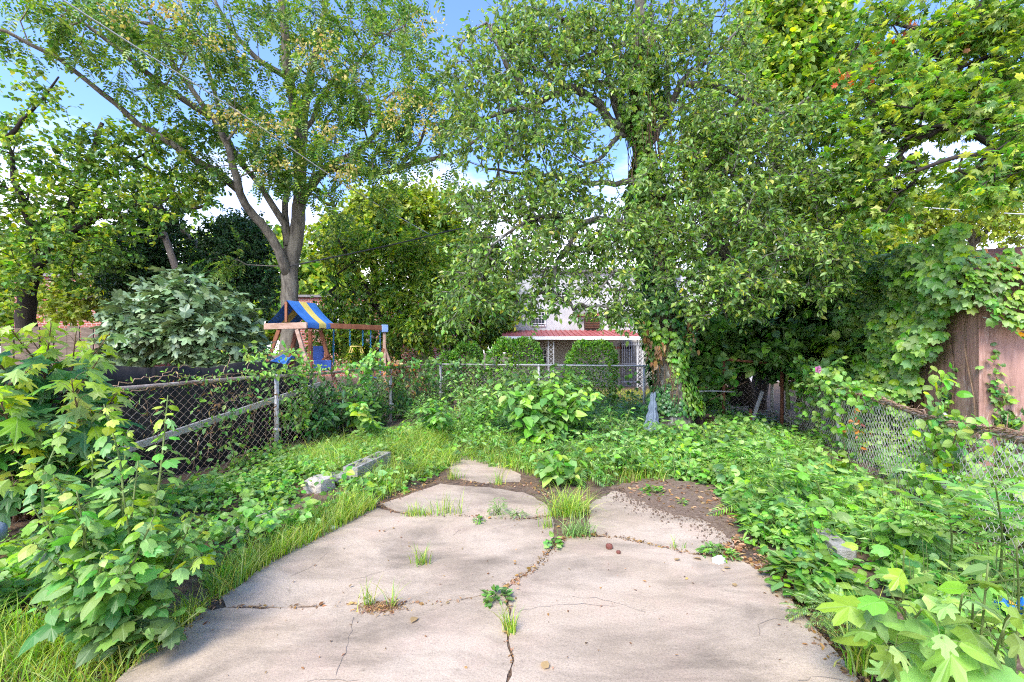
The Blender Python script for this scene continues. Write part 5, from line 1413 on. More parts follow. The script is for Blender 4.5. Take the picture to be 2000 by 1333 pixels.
m = MB(); m.bar(A + (0, -.02, -.04), A - (0, .02, .6), .07, .07, (0, 1, 0)); bevel(m.build('ridge_post', 'redwood', ps))
m = MB(); m.bar(A + rv - (0, 0, .04), A + rv - (0, 0, .62), .07, .07, (0, 1, 0)); bevel(m.build('ridge_post', 'redwood', ps))
for p0, p1, mt in (((546, 643, 12.05), (488, 800, 12.0), 'redwood'), ((580, 644, 11.85), (628, 800, 11.8), 'wornwood'), ((578, 648, 12.9), (548, 790, 12.95), 'redwood'), ((626, 646, 12.85), (668, 790, 12.7), 'redwood'), ((606, 646, 12.5), (607, 796, 12.5), 'redwood')):
    m = MB(); b1 = P(*p1); b1[2] = -.03; m.bar(P(*p0), b1, .1, .075, (0, 1, 0)); bevel(m.build('leg', mt, ps))
m = MB(); m.bar(P(556, 725, 12.4), P(588, 690, 12.4), .06, .05, (0, 1, 0)); bevel(m.build('brace', 'redwood', ps), .004)
m = MB(); m.bar(P(640, 695, 12.75), P(612, 720, 12.75), .06, .05, (0, 1, 0)); bevel(m.build('brace', 'redwood', ps), .004)
m = MB(); m.box(P(622, 690, 13.0), (.32, .03, .42)); bevel(m.build('side_panel', 'navy', ps))
m = MB(); m.box(P(630, 714, 12.4), (.5, .03, .3)); bevel(m.build('side_panel', 'navy', ps))
m = MB()
sl = spline(np.array([P(566, 700, 12.5), P(545, 715, 12.2), P(520, 742, 11.6), P(490, 785, 11.0)]), .1)
t = nrm(np.gradient(sl, axis=0)); sd = nrm(np.cross(t, UP))
pr_ = [(-.24, .14), (-.2, .02), (.2, .02), (.24, .14), (.27, .14), (.23, -.02), (-.23, -.02), (-.27, .14)]
V = np.stack([sl + sd * a_ + UP * b_ for a_, b_ in pr_], 1); n = len(sl); i = np.arange(n - 1)[:, None] * 8; j = np.arange(8)[None]
m.add(V.reshape(-1, 3), [np.stack([i + j, i + (j + 1) % 8, i + 8 + (j + 1) % 8, i + 8 + j], -1).reshape(-1, 4)], 0, False)
m.build('slide', 'blue', ps)
b0, b1 = np.array([-5.62, 12.45, 2.32]), P(751, 641, 13.9)
m = MB(); m.bar(b0, b1, .1, .15); bevel(m.build('swing_beam', 'redwood', ps))
m = MB(); m.box(b1 + (0, 0, -.02), (.2, .2, .24), np.array(Matrix.Rotation(.5, 3, 'Z'))); bevel(m.build('corner_bracket', 'paleblue', ps), .02)
for dx, dy in ((-.42, -.2), (.42, .2), (.02, -.1)):
    m = MB(); mid = b1 - (0, 0, .85) if dx != .02 else b1
    m.bar(b1 if dx == .02 else b1 - (0, 0, .62), (b1[0] + dx * 1.3, b1[1] + dy * 1.3, -.03) if dx != .02 else (b1[0] + .02, b1[1] - .02, -.03), .09, .07, (0, 1, 0)); bevel(m.build('leg', 'wornwood' if dx > 0 else 'redwood', ps))


def chain(p, q):
    p = np.array(p, float); q = np.array(q, float); mb = MB(); L = np.linalg.norm(q - p); n = int(L / .055)
    a = np.linspace(0, 2 * PI, 9)
    for k in range(n):
        c = p + (q - p) * (k + .5) / n
        e = np.array([1, 0, 0]) if k % 2 else np.array([0, 1, 0])
        mb.tube(c + np.cos(a)[:, None] * e * .02 + np.sin(a)[:, None] * UP * .038, .008, 4, 0, False)
    mb.build('chain', 'chain', ps)


def beam_at(f): return b0 + (b1 - b0) * f - UP * .075


for f_, px, yb in ((.24, 661, 745), (.47, 679, 677), (.66, 704, 677), (.78, 719, 735), (.93, 743, 735)):
    a_ = beam_at(f_); chain(a_, (a_[0], a_[1], P(px, yb, a_[1])[2]))
m = MB(); l, r_ = beam_at(.47), beam_at(.66); zt = P(0, 677, l[1])[2]; zb_ = zt - .19
for q in (l, r_):
    s_ = -1 if q is l else 1
    m.tube(np.array([(q[0], q[1], zt), (q[0] - s_ * .04, q[1], zt - .02), (q[0] + s_ * .03, q[1], zb_), (q[0] - s_ * .06, q[1], zb_), (q[0] - s_ * .08, q[1], zt - .06)]), .018, 6)
m.tube(np.array([(l[0], l[1], zt), (r_[0], r_[1], zt)]), .02, 6); m.build('trapeze', 'yellow', ps)
m = MB(); q1, q2 = beam_at(.78), beam_at(.93); zs = P(0, 738, q1[1])[2]
s = spline(np.array([(q1[0], q1[1], zs + .05), ((q1[0] + q2[0]) / 2, (q1[1] + q2[1]) / 2, zs - .02), (q2[0], q2[1], zs + .05)]), .05)
m.bar(s[0], s[len(s) // 2], .15, .02); m.bar(s[len(s) // 2], s[-1], .15, .021); m.build('swing_seat', 'blue', ps)

# ------------------------------------------------------------------ houses
hw = thing('white_house', 'white two storey house with a red awning over its back porch', 'house', (2.5, 19.5, 0))
def px3(px, py, D=19.5): return P(px, py, D)
X0, X1 = px3(1003, 0)[0], px3(1300, 0)[0]
m = MB(); m.box(((X0 + X1) / 2, 21.6, 2.55), (X1 - X0, 4.2, 5.1)); bevel(m.build('wall', 'whitewall', hw), .01)
m = MB(); m.box(((X0 + X1) / 2, 21.6, 5.18), (X1 - X0 + .3, 4.5, .16)); m.build('roof', 'greyroof', hw)
m = MB(); m.box(((X0 + X1) / 2, 19.49, 1.15), (X1 - X0 - .1, .04, 2.3)); m.build('porch_wall', 'tan', hw)
m = MB()
w0, w1 = P(980, 0, 17.2)[0], P(1258, 0, 17.2)[0]
zt0, zt1 = 2.5, 2.15
n = 26
for k in range(n):
    xa = w0 + (w1 - w0) * k / n; xb = w0 + (w1 - w0) * (k + 1) / n; xc = xa + (xb - xa) * .72
    for p, q, h0, h1 in ((xa, xc, .0, .0), (xc, xb, .035, .035)):
        m.add([(p, 17.2, zt1 + h0), (q, 17.2, zt1 + h0), (q, 19.46, zt0 + h0), (p, 19.46, zt0 + h0), (p, 17.2, zt1 - .05), (q, 17.2, zt1 - .05), (q, 19.46, zt0 - .05), (p, 19.46, zt0 - .05)], [np.array([[0, 1, 2, 3], [7, 6, 5, 4], [4, 5, 1, 0], [5, 6, 2, 1], [7, 4, 0, 3]])])
aw = m.build('awning', 'awning', hw)
m = MB(); m.box(((w0 + w1) / 2, 17.15, zt1 - .06), (w1 - w0 + .06, .1, .13)); m.build('fascia', 'whitepaint', aw)
for pxx in (1076, 1250):
    m = MB(); q = P(pxx, 0, 17.35)[0]
    for s_ in (-.11, .11): m.box((q + s_, 17.35, 1.03), (.035, .035, 2.07))
    for k in range(11):
        z = .1 + k * .18
        m.bar((q - .1, 17.35, z), (q + .1, 17.35, z + .18), .015, .015, (0, 1, 0)); m.bar((q + .1, 17.362, z), (q - .1, 17.362, z + .18), .015, .015, (0, 1, 0))
    m.build('porch_post', 'whitewall', hw)


def window(root, xa, xb, za, zb, y, bars=True, wall='whitepaint', nb=5):
    f = MB(); t = .06
    f.box(((xa + xb) / 2, y, zb - t / 2), (xb - xa, .08, t)); f.box(((xa + xb) / 2, y, za + t / 2), (xb - xa, .08, t))
    f.box((xa + t / 2, y, (za + zb) / 2), (t, .08, zb - za - 2 * t)); f.box((xb - t / 2, y, (za + zb) / 2), (t, .08, zb - za - 2 * t))
    f.box(((xa + xb) / 2, y, (za + zb) / 2), (xb - xa - 2 * t, .05, .045))
    w = f.build('window', wall, root)
    g_ = MB(); g_.box(((xa + xb) / 2, y + .015, (za + zb) / 2), (xb - xa - .1, .02, zb - za - .1)); g_.build('pane', 'glass', w)
    if bars:
        b_ = MB()
        for k in range(nb):
            x = xa + (xb - xa) * (k + .5) / nb; b_.tube(np.array([(x, y - .06, za), (x, y - .06, zb)]), .012, 5)
        for z in (za + .12, (za + zb) / 2 + .1, zb - .12): b_.box(((xa + xb) / 2, y - .08, z), (xb - xa, .015, .025))
        b_.build('bars', 'whitepaint', w)


for a_, b_, c_, d_ in ((1036, 1066, 638, 606), (1186, 1204, 638, 607), (1214, 1242, 636, 604), (1078, 1104, 590, 566)):
    window(hw, px3(a_, 0)[0], px3(b_, 0)[0], px3(0, c_)[2], px3(0, d_)[2], 19.47)
window(hw, px3(1055, 0)[0] - .35, px3(1070, 0)[0], .9, 1.75, 19.44)
m = MB(); m.box((px3(1155, 0)[0], 19.4, px3(0, 633)[2]), (.66, .3, .46)); ac = m.build('air_conditioner', 'darkrust', hw)
m = MB()
for k in range(6): m.box((px3(1155, 0)[0], 19.24, px3(0, 633)[2] - .19 + k * .075), (.62, .02, .02))
m.build('grille', 'rust', ac)
m = MB(); m.box((px3(1149, 0)[0], 19.42, px3(0, 620)[2] + .1), (1.0, .1, .16)); m.build('lintel', 'awning', hw)
m = MB(); c = px3(1134, 603, 19.2); a_ = np.linspace(0, 2 * PI, 25)[:-1]
ring = [np.c_[c[0] + np.cos(a_) * r_, np.full(24, c[1] + dy), c[2] + np.sin(a_) * r_ * 1.05] for r_, dy in ((.02, .06), (.14, .04), (.24, -.03), (.26, -.04), (.26, .0), (.15, .08))]
i = np.arange(24)
m.add(np.concatenate(ring), [np.concatenate([np.stack([k * 24 + i, k * 24 + (i + 1) % 24, (k + 1) * 24 + (i + 1) % 24, (k + 1) * 24 + i], 1) for k in range(5)])], 0, True)
m.tube(np.array([c + (0, .08, 0), c + (0, .3, -.1)]), .03, 6); m.build('satellite_dish', 'greyroof', hw)
dr = MB(); xa, xb = px3(1212, 0)[0], px3(1252, 0)[0]
dr.box(((xa + xb) / 2, 19.44, 1.0), (xb - xa, .05, 2.0)); d_ = dr.build('door', 'greyroof', hw)
m = MB()
for k in range(9): x = xa + .04 + (xb - xa - .08) * k / 8; m.tube(np.array([(x, 19.38, .1), (x, 19.38, 1.95)]), .014, 5)
for z in (.2, 1.0, 1.85): m.box(((xa + xb) / 2, 19.36, z), (xb - xa, .02, .04))
m.build('security_gate', 'whitewall', d_)
m = MB()
for k in range(8): m.box((px3(1190, 0)[0] + .13 * k, 19.44, 1.72), (.1, .05, .1))
m.build('tile_band', 'brick', hw)

hl = thing('brick_house', 'red brick house with a white framed window behind the small dark trunked tree', 'house', (-20, 20, 0))
m = MB(); m.box((P(140, 0, 20)[0], 22, 2.5), (P(245, 0, 20)[0] - P(20, 0, 20)[0], 4, 5.0)); m.build('wall', 'brick', hl)
m = MB(); m.box((P(140, 0, 20)[0], 22, 5.06), (P(255, 0, 20)[0] - P(10, 0, 20)[0], 4.3, .14)); m.build('roof', 'greyroof', hl)
window(hl, P(118, 0, 20)[0], P(148, 0, 20)[0], P(0, 580, 20)[2], P(0, 552, 20)[2], 19.97, False)
window(hl, P(185, 0, 20)[0], P(210, 0, 20)[0], P(0, 580, 20)[2], P(0, 552, 20)[2], 19.97, False)
hb = thing('brick_house', 'long red brick house glimpsed between the swings and the clipped hedges', 'house', (-7, 27, 0))
m = MB(); xa, xb = P(560, 0, 27)[0], P(930, 0, 27)[0]; m.box(((xa + xb) / 2, 29, 2.45), (xb - xa, 4, 4.9)); m.build('wall', 'brick', hb)
m = MB(); m.box(((xa + xb) / 2, 29, 4.97), (xb - xa + .3, 4.3, .14)); m.build('roof', 'greyroof', hb)
for a_ in (600, 640, 700, 770, 850, 890): window(hb, P(a_, 0, 27)[0], P(a_ + 22, 0, 27)[0], 3.2, 4.5, 26.97, False)
hp = thing('pale_house', 'pale grey house hidden behind the dark shrubs', 'house', (13, 23, 0))
m = MB(); xa, xb = P(1330, 0, 22.5)[0], P(1700, 0, 22.5)[0]; m.box(((xa + xb) / 2, 24.5, 2.8), (xb - xa, 4, 5.6)); m.build('wall', 'whitewall', hp)
m = MB(); m.box(((xa + xb) / 2, 24.5, 5.68), (xb - xa + .3, 4.3, .16)); m.build('roof', 'greyroof', hp)
for a_ in (1400, 1480, 1560): window(hp, P(a_, 0, 22.5)[0], P(a_ + 34, 0, 22.5)[0], 3.3, 4.6, 22.47, False)


def hedge(label, cx, D, w, d, h, seed, n=5200, cat='hedge'):
    rng = np.random.default_rng(seed); x = (cx - CX) / F * D
    u = rnd(n, rng); s = (np.abs(u) ** 3.2).sum(1) ** (-1 / 3.2); p = u * s[:, None]
    p = p * (1 + .05 * np.sin(u[:, :1] * 7 + u[:, 2:] * 5)) * (.86 + .16 * rng.random((n, 1)))
    pos = np.array([x, D, h / 2]) + p * np.array([w / 2, d / 2, h / 2])
    mb = MB(); put(mb, 'ovate', pos, u + rnd(n, rng) * .8, u + rnd(n, rng) * .7 + UP * .3, .085 * (.6 + .8 * rng.random(n)))
    root = thing('clipped_hedge', label, cat, (x, D, 0), 'clipped hedges')
    mb.build('foliage', 'hedge', root)
    m = MB()
    for k in range(6):
        e = np.array([x, D, h * .3]) + rng.normal(size=3) * (w * .2, d * .15, .1); m.tube(np.array([(x + rng.normal() * .05, D, -.05), ((x + e[0]) / 2, D, h * .2), e]), [.04, .03, .015], 5)
    m.build('trunk', 'barkdark', root)


hedge('clipped hedge in front of the lattice porch post', 1005, 13.2, 1.6, 1.2, 1.95, 501)
hedge('clipped hedge before the porch door', 1155, 12.8, 1.4, 1.1, 1.85, 502)
hedge('rounded clipped hedge with a low twin beside it, beyond the fence corner', 912, 15, 1.0, 1.0, 1.85, 503, 3400)
hedge('low rounded hedge tucked beside a taller one beyond the fence corner', 876, 14.2, .6, .6, 1.55, 504, 2200)
hedge('wide clipped hedge beyond the end of the swing beam', 800, 16, 1.6, 1.2, 2.05, 505)

# ------------------------------------------------------------------ brown shed
sh = thing('shed', 'reddish brown plywood shed half buried in ivy', 'shed', (5.9, 5.5, 0))
c0 = np.array([5.9, 5.5]); ax = np.array([.94, -.34]); ay = np.array([.3, .954]); Wd, Dp, Hw, Hr = 4.2, 3.3, 2.55, 3.1
def S(u, v): return c0 + ax * u + ay * v
def quadbox(mb, u0, u1, v0, v1, z0, z1, mi=0):
    mb.prism([S(u0, v0), S(u1, v0), S(u1, v1), S(u0, v1)], z0, z1, mi)
m = MB(); quadbox(m, .05, Wd, 0, .06, 0, Hw); m.build('front_wall', 'shed', sh)
m = MB()
for k in range(3): quadbox(m, .05 + 1.22 * (k + 1) - .02, .05 + 1.22 * (k + 1) + .02, -.015, -.001, .05, Hw - .05)
m.build('batten', 'shed', sh)
m = MB(); p = [S(0, 0), S(0, Dp), S(.05, Dp), S(.05, 0)]
q = [(*S(0, 0), 0), (*S(0, Dp), 0), (*S(0, Dp), Hw + .3), (*S(0, Dp / 2), Hr), (*S(0, 0), Hw)]
q2 = [(*S(.05, 0), 0), (*S(.05, Dp), 0), (*S(.05, Dp), Hw + .3), (*S(.05, Dp / 2), Hr), (*S(.05, 0), Hw)]
m.add(q + q2, [np.array([[4, 3, 2, 1, 0], [5, 6, 7, 8, 9]]), np.array([[i, (i + 1) % 5, (i + 1) % 5 + 5, i + 5] for i in range(5)])]); m.build('side_wall', 'shed', sh)
m = MB(); quadbox(m, .05, Wd, Dp - .06, Dp, 0, Hw); quadbox(m, Wd, Wd + .05, 0, Dp, 0, Hw); m.build('rear_wall', 'shed', sh)
m = MB()
for k in range(12):
    v0 = -.2 + k * .165; z0 = Hw + .02 + (Hr - Hw) * (v0 + .2) / 1.8
    pv = [(*S(-.15, v0), z0), (*S(Wd + .1, v0), z0), (*S(Wd + .1, v0 + .19), z0 + .055), (*S(-.15, v0 + .19), z0 + .055)]
    m.add(pv + [(a_, b_, c_ + .018) for a_, b_, c_ in pv], [np.array([[3, 2, 1, 0], [4, 5, 6, 7], [0, 1, 5, 4], [1, 2, 6, 5], [2, 3, 7, 6], [3, 0, 4, 7]])])
m.prism([S(-.15, 1.78), S(Wd + .1, 1.78), S(Wd + .1, Dp + .1), S(-.15, Dp + .1)], Hr - .02, Hr + .05)
m.build('roof', 'rust', sh)
m = MB(); s = np.array([(*S(.02, -.03), 2.02), (*S(.5, -.05), 1.86), (*S(1.2, -.05), 1.72), (*S(2.4, -.04), 1.8)]); m.tube(spline(s, .1), .007, 5)
tag(m.build('clothes_line', 'palecable'), 'pale cord slung along the brown shed wall', 'cord')

# ivy on the shed
ir = np.random.default_rng(601); m = MB()
N = 5200
v = ir.random(N) * 3.9 - .15; z = .35 + ir.random(N) * 2.9
lim = np.interp(v, [0, .35, .8, 1.15, 4], [2.2, 1.85, 1.35, .5, .2]) + .12 * np.sin(v * 9)
k_ = z > lim; v, z = v[k_], z[k_]; n = len(v)
bul = .12 + .16 * np.sin(v * 2.6 + z * 1.7) ** 2 + .16 * np.sin(z * 3.2 - v) ** 2 + np.clip(v - 2, 0, 3) * .12
off = bul * (.5 + .6 * ir.random(n))
xy = c0 + ay * v[:, None] - np.array([.954, -.3]) * off[:, None]
pos = np.c_[xy, z]; onrm = np.array([-.954, .0, 0])
d = np.tile(np.array([-.35, -.35, -.9]), (n, 1)) + rnd(n, ir) * .45; nn = np.tile(np.array([-.6, -.7, .65]), (n, 1)) + rnd(n, ir) * .35
put(m, 'boston', pos, d, nn, .14 * (.5 + .75 * ir.random(n)), 0)
# over the roof and hanging down the front
n = 2600; u = ir.random(n) * 4.2 - .25; w = ir.random(n)
vv = -.22 + np.where(w < .65, 0, (w - .65) * 4.0 * (.5 + .5 * np.sin(u * 2.0 + 1) ** 2)); zz = np.where(w < .65, Hw + .1 - (w / .65) * (.35 + .22 * np.sin(u * 3.1) + .3 * np.exp(-((u - .15) / .35) ** 2)), Hw + .08 + (vv + .2) * .31)
pos = np.c_[np.array([S(a_, b_) for a_, b_ in zip(u, vv - .06 * ir.random(n))]), zz + .05 * ir.normal(size=n)]
d = np.tile(np.array([0, -.5, -.8]), (n, 1)) + rnd(n, ir) * .5; nn = np.tile(np.array([-.1, -.7, .75]), (n, 1)) + rnd(n, ir) * .4
r_ = (np.sin(u * 5) * .3 + ir.random(n) > .98) & (w > .6)
put(m, 'boston', pos[~r_], d[~r_], nn[~r_], .11 * (.5 + .8 * ir.random((~r_).sum())), 0); put(m, 'boston', pos[r_], d[r_], nn[r_], .1, 1)
siv = thing('ivy_vine', 'broad leaved ivy swallowing the side and roof of the brown shed', 'ivy', (*S(0, 1), 0))
m.build('foliage', ['ivy', 'red'], siv)
m = MB()
for k in range(16):
    a_ = ir.random() * 3; q = np.array([(*S(-.03, a_ + .1 * math.sin(j + k)), .05 + j * .32) for j in range(9)]); m.tube(spline(q, .08), .008, 4)
m.build('stems', 'twig', siv)
vine('narrow ivy ladder of small leaves climbing the bare shed front near its corner', [[(*S(.25, -.04), .1), (*S(.2, -.04), .7), (*S(.12, -.04), 1.55)], [(*S(.42, -.04), .1), (*S(.34, -.04), .6), (*S(.22, -.04), 1.1)], [(*S(.1, -.04), .1), (*S(.25, -.04), .4), (*S(.3, -.04), .8)], [(*S(.55, -.04), .2), (*S(.7, -.04), .7), (*S(.78, -.04), .95)]], 'boston', .075, 85, ['ivy', 'ivydark'], 602, group='ivy strands on the shed', split=.3, spread=.045, name='ivy_strand')
vine('slim ivy strand on the shaded shed side just before the corner', [[(*S(-.04, .55), .1), (*S(-.04, .5), .8), (*S(-.04, .42), 1.4)], [(*S(-.04, .75), .1), (*S(-.04, .7), .6), (*S(-.04, .62), 1.0)]], 'boston', .08, 60, ['ivy', 'ivydark'], 603, group='ivy strands on the shed', split=.4, spread=.05, name='ivy_strand')

# ------------------------------------------------------------------ small things
pf = thing('pipe_stand', 'rusty pipe frame of two posts and a crossbar beside the leaning debris', 'pipe frame', P(1470, 845, 8.9) * (1, 1, 0))
for px, yt in ((1413, 700), (1527, 709)):
    q = P(px, yt, 8.9); m = MB(); m.tube(np.array([(q[0], q[1], -.05), (q[0] + .005, q[1], q[2] / 2), (q[0], q[1], q[2])]), .034, 8); m.build('post', 'rust', pf)
m = MB(); a_, b_ = P(1413, 702, 8.9), P(1527, 711, 8.9); m.tube(np.array([a_ + (.03, 0, 0), (a_ + b_) / 2 - (0, 0, .01), b_ - (.03, 0, 0)]), .028, 8); m.build('crossbar', 'rust', pf)
for lab, nm, cat, p0, p1, r_, mt in (('thin brown pole lying across the brush behind the rusty post', 'pole', 'pole', (1362, 757, 8.7), (1432, 759, 9.2), .02, 'rust'), ('pale grey pipe lying just below the brown pole', 'pipe', 'pipe', (1360, 765, 8.6), (1434, 766, 8.8), .018, 'galv'),
                                    ('bent dry stick slanting through the rusty frame', 'stick', 'stick', (1383, 784, 8.6), (1462, 744, 9.0), .014, 'twig'), ('upright stick standing behind the rusty wheel', 'stick', 'stick', (1376, 845, 8.5), (1374, 793, 8.5), .014, 'twig')):
    m = MB(); m.tube(spline(np.array([P(*p0), (P(*p0) + P(*p1)) / 2 + (0, 0, .012), P(*p1)]), .12), r_, 6); tag(m.build(nm, mt), lab, cat)
m = MB(); m.bar(P(1467, 828, 8.7), P(1489, 765, 9.0), .07, .03, (0, 1, 0)); tag(bevel(m.build('plank', 'galv'), .004), 'weathered grey plank leaning inside the rusty pipe frame', 'plank')
m = MB(); m.tube(np.array([P(1466, 840, 8.7), P(1466, 800, 8.7)]), .03, 7); tag(m.build('stake', 'rust'), 'short rusty stake at the foot of the leaning plank', 'stake')
# rusty wheel
wq = P(1380, 830, 8.35); wh = thing('old_wheel', 'rusty old wheel lying on its side edge in the weeds by the ivy trunk', 'wheel', (wq[0], wq[1], 0))
n_ax = nrm(np.array([.25, -.9, .25])); e1 = nrm(np.cross(n_ax, UP)); e2 = np.cross(e1, n_ax)
a_ = np.linspace(0, 2 * PI, 33)
m = MB(); prof = [(.13, -.1), (.17, -.11), (.2, -.08), (.205, .0), (.2, .08), (.17, .11), (.13, .1)]
V = np.stack([wq + n_ax * h_ + (np.cos(a_[:-1])[:, None] * e1 + np.sin(a_[:-1])[:, None] * e2) * r_ for r_, h_ in prof]); i = np.arange(32)
m.add(V.reshape(-1, 3), [np.concatenate([np.stack([k * 32 + i, k * 32 + (i + 1) % 32, (k + 1) % 7 * 32 + (i + 1) % 32, (k + 1) % 7 * 32 + i], 1) for k in range(7)])], 0, True); m.build('tyre', 'darkrust', wh)
m = MB(); prof = [(.02, .02), (.06, .03), (.1, -.02), (.132, .05), (.132, -.06), (.09, -.06), (.02, -.03)]
V = np.stack([wq + n_ax * h_ + (np.cos(a_[:-1])[:, None] * e1 + np.sin(a_[:-1])[:, None] * e2) * r_ for r_, h_ in prof])
m.add(V.reshape(-1, 3), [np.concatenate([np.stack([k * 32 + i, k * 32 + (i + 1) % 32, (k + 1) % 7 * 32 + (i + 1) % 32, (k + 1) % 7 * 32 + i], 1) for k in range(7)])], 0, True); m.build('rim', 'rust', wh)
# tarpaulin scrap by the trunk
m = MB(); tr = np.random.default_rng(8); V = []
for k in range(12):
    f_ = k / 11; c = P(1276 - 4 * f_, 768 + 72 * f_, 7.55); w_ = .035 + .1 * f_ ** 1.3 + .012 * math.sin(k * 2.1)
    V.append([c + (math.cos(a) * w_ * (1 + .25 * math.sin(a * 5 + k * .3)), math.sin(a) * w_ * .6 * (1 + .3 * math.cos(a * 7)), .02 * math.sin(a * 4)) for a in np.linspace(0, 2 * PI, 33)[:-1]])
V = np.array(V); m.add(V.reshape(-1, 3), [np.concatenate([np.stack([k * 32 + i, k * 32 + (i + 1) % 32, (k + 1) * 32 + (i + 1) % 32, (k + 1) * 32 + i], 1) for k in range(11)])], 0, True)
tag(m.build('tarpaulin', 'oldtarp'), 'faded blue grey tarpaulin scrap slumped against the foot of the ivy trunk', 'tarpaulin')


def cinder(name, label, x, y, z, ang, L=.4, W=.19, Hh=.19, tilt=0.0, group=None):
    m = MB(); t = .034; Rm = np.array(Matrix.Rotation(ang, 3, 'Z') @ Matrix.Rotation(tilt, 3, 'X')); c = np.array([x, y, z + Hh / 2])
    def bb(cx, cy, sx, sy): m.box(c + Rm @ np.array([cx, cy, 0]), (sx, sy, Hh), Rm)
    bb(-(W - t) / 2, 0, t, L); bb((W - t) / 2, 0, t, L)
    for k in (-1, 0, 1): bb(0, k * (L - t) / 2, W - 2 * t, t)
    m.box(c + Rm @ np.array([0, 0, -Hh * .3]), (W - 2 * t, L - 2 * t, .02), Rm)
    return tag(m.build(name, 'block'), label, 'concrete block', group)


cinder('cinder_block', 'hollow grey cinder block nearest the camera in the grassy row', -1.88, 5.36, .025, -.2, group='cinder blocks on the bank')
cinder('cinder_block', 'hollow cinder block half covered by vines at the far end of the row', -1.79, 5.79, .02, -.2, group='cinder blocks on the bank')


def rock(name, label, cat, c, s, mat, seed, rot=0, boxy=.5, group=None):
    rng = np.random.default_rng(seed); nu, nv = 20, 12
    th = np.linspace(0, 2 * PI, nu, endpoint=False); ph = np.linspace(0, PI, nv)
    T_, H_ = np.meshgrid(th, ph); u = np.stack([np.sin(H_) * np.cos(T_), np.sin(H_) * np.sin(T_), np.cos(H_)], -1).reshape(-1, 3)
    e = 2 + boxy * 6; s_ = (np.abs(u) ** e).sum(1) ** (-1 / e)
    k1, k2 = rng.normal(size=(2, 3)) * 3
    r = s_ * (1 + .06 * np.sin(u @ k1 * 1.5 + 1) + .05 * np.sin(u @ k2 * 2.2)) + rng.normal(size=len(u)) * .012
    v_ = u * r[:, None] * np.asarray(s) / 2
    cs, sn = math.cos(rot), math.sin(rot); v_ = v_ @ np.array([[cs, sn, 0], [-sn, cs, 0], [0, 0, 1]])
    m = MB(); i = np.arange(nv - 1)[:, None] * nu; j = np.arange(nu)[None]
    m.add(v_ + np.asarray(c), [np.stack([i + j, i + nu + j, i + nu + (j + 1) % nu, i + (j + 1) % nu], -1).reshape(-1, 4)], 0, False)
    return tag(m.build(name, mat), label, cat, group)


q = G(616, 965, .03); rock('broken_block', 'broken pale stone block in the grass in front of the cinder blocks', 'stone', q + (0, .1, .07), (.24, .32, .17), 'stone', 1, -.3, .8)
q = G(648, 948, .03); rock('rubble_stone', 'rounded grey rubble stone between the broken block and the cinder blocks', 'stone', q + (0, .1, .05), (.26, .28, .14), 'block', 2, .4, .3)
q = G(490, 1040, .02); m = MB(); m.box(q + (.02, .08, .055), (.16, .42, .07), np.array(Matrix.Rotation(-.55, 3, 'Z') @ Matrix.Rotation(.08, 3, 'X'))); tag(bevel(m.build('paving_brick', 'block'), .01, 3), 'flat grey paving brick in the long grass at the patio edge', 'paver')
a_, b_ = G(1600, 1058, .03), G(1655, 1105, .03); m = MB(); m.bar(a_ + (0, 0, .05), b_ + (0, 0, .05), .13, .14); tag(bevel(m.build('kerb_stone', 'block'), .012, 3), 'rough grey concrete kerb stone half buried in the weeds', 'kerb stone')
rock('white_stone', 'white lump of stone at the end of the right hand slab crack'.replace('right hand ', 'litter filled '), 'stone', G(1404, 1099, 0) + (0, 0, .018), (.095, .06, .05), 'white', 3, .4, .4)
rock('pebble', 'small white pebble at the grassy edge of the patio', 'pebble', G(651, 1033, 0) + (0, 0, .012), (.06, .04, .03), 'white', 4, .3, .3)
rock('husk', 'dark red brown husk lying on the bare concrete', 'husk', G(1190, 1072, 0) + (0, 0, .018), (.055, .045, .045), 'nut', 5, 0, .1)
rock('husk', 'smaller flattened red husk just below the round one', 'husk', G(1208, 1081, 0) + (0, 0, .01), (.035, .03, .022), 'nut', 6, 0, .1)


def deadleaf(px, py, s, ang, label):
    m = MB(); p = G(px, py, 0) + (0, 0, .008); d = np.array([[math.cos(ang), math.sin(ang), .15]])
    put(m, 'wide', p[None], d, np.array([[.1, .2, 1]]), s); tag(m.build('dead_leaf', 'dry'), label, 'dead leaf', 'dead leaves on the patio')


for a in ((1062, 1310, .06, 1.2, 'tan dead leaf alone near the bottom of the patio'), (1318, 1096, .05, .3, 'curled dead leaf on the slab between the husks and the white stone'), (1370, 1094, .06, 2.8, 'pale dead leaf just before the white stone'), (1434, 1147, .04, .9, 'small orange dead leaf on the bare slab past the white stone'), (1415, 1112, .05, .1, 'yellow dead leaf touching the front of the white stone'), (812, 1208, .06, 4.5, 'pale folded dead leaf below the brown debris patch'), (733, 1190, .05, .4, 'dead leaf lying in the brown debris patch'), (528, 1090, .11, .7, 'long tan dead leaf at the grassy patio edge')):
    deadleaf(*a)
# dry debris patch
m = MB(); n = 420; c = G(745, 1188, 0) + R.normal(size=(n, 3)) * (.07, .03, 0); c[:, 2] = .005 + .008 * R.random(n)
put(m, 'narrow', c, np.c_[rnd(n)[:, :2], R.normal(size=n) * .2], np.tile(UP, (n, 1)) + rnd(n) * .6, .015 + .025 * R.random(n))
tag(m.build('dry_debris', 'dry'), 'patch of dry tan plant debris on the crack in the near slab', 'debris', kind='stuff')
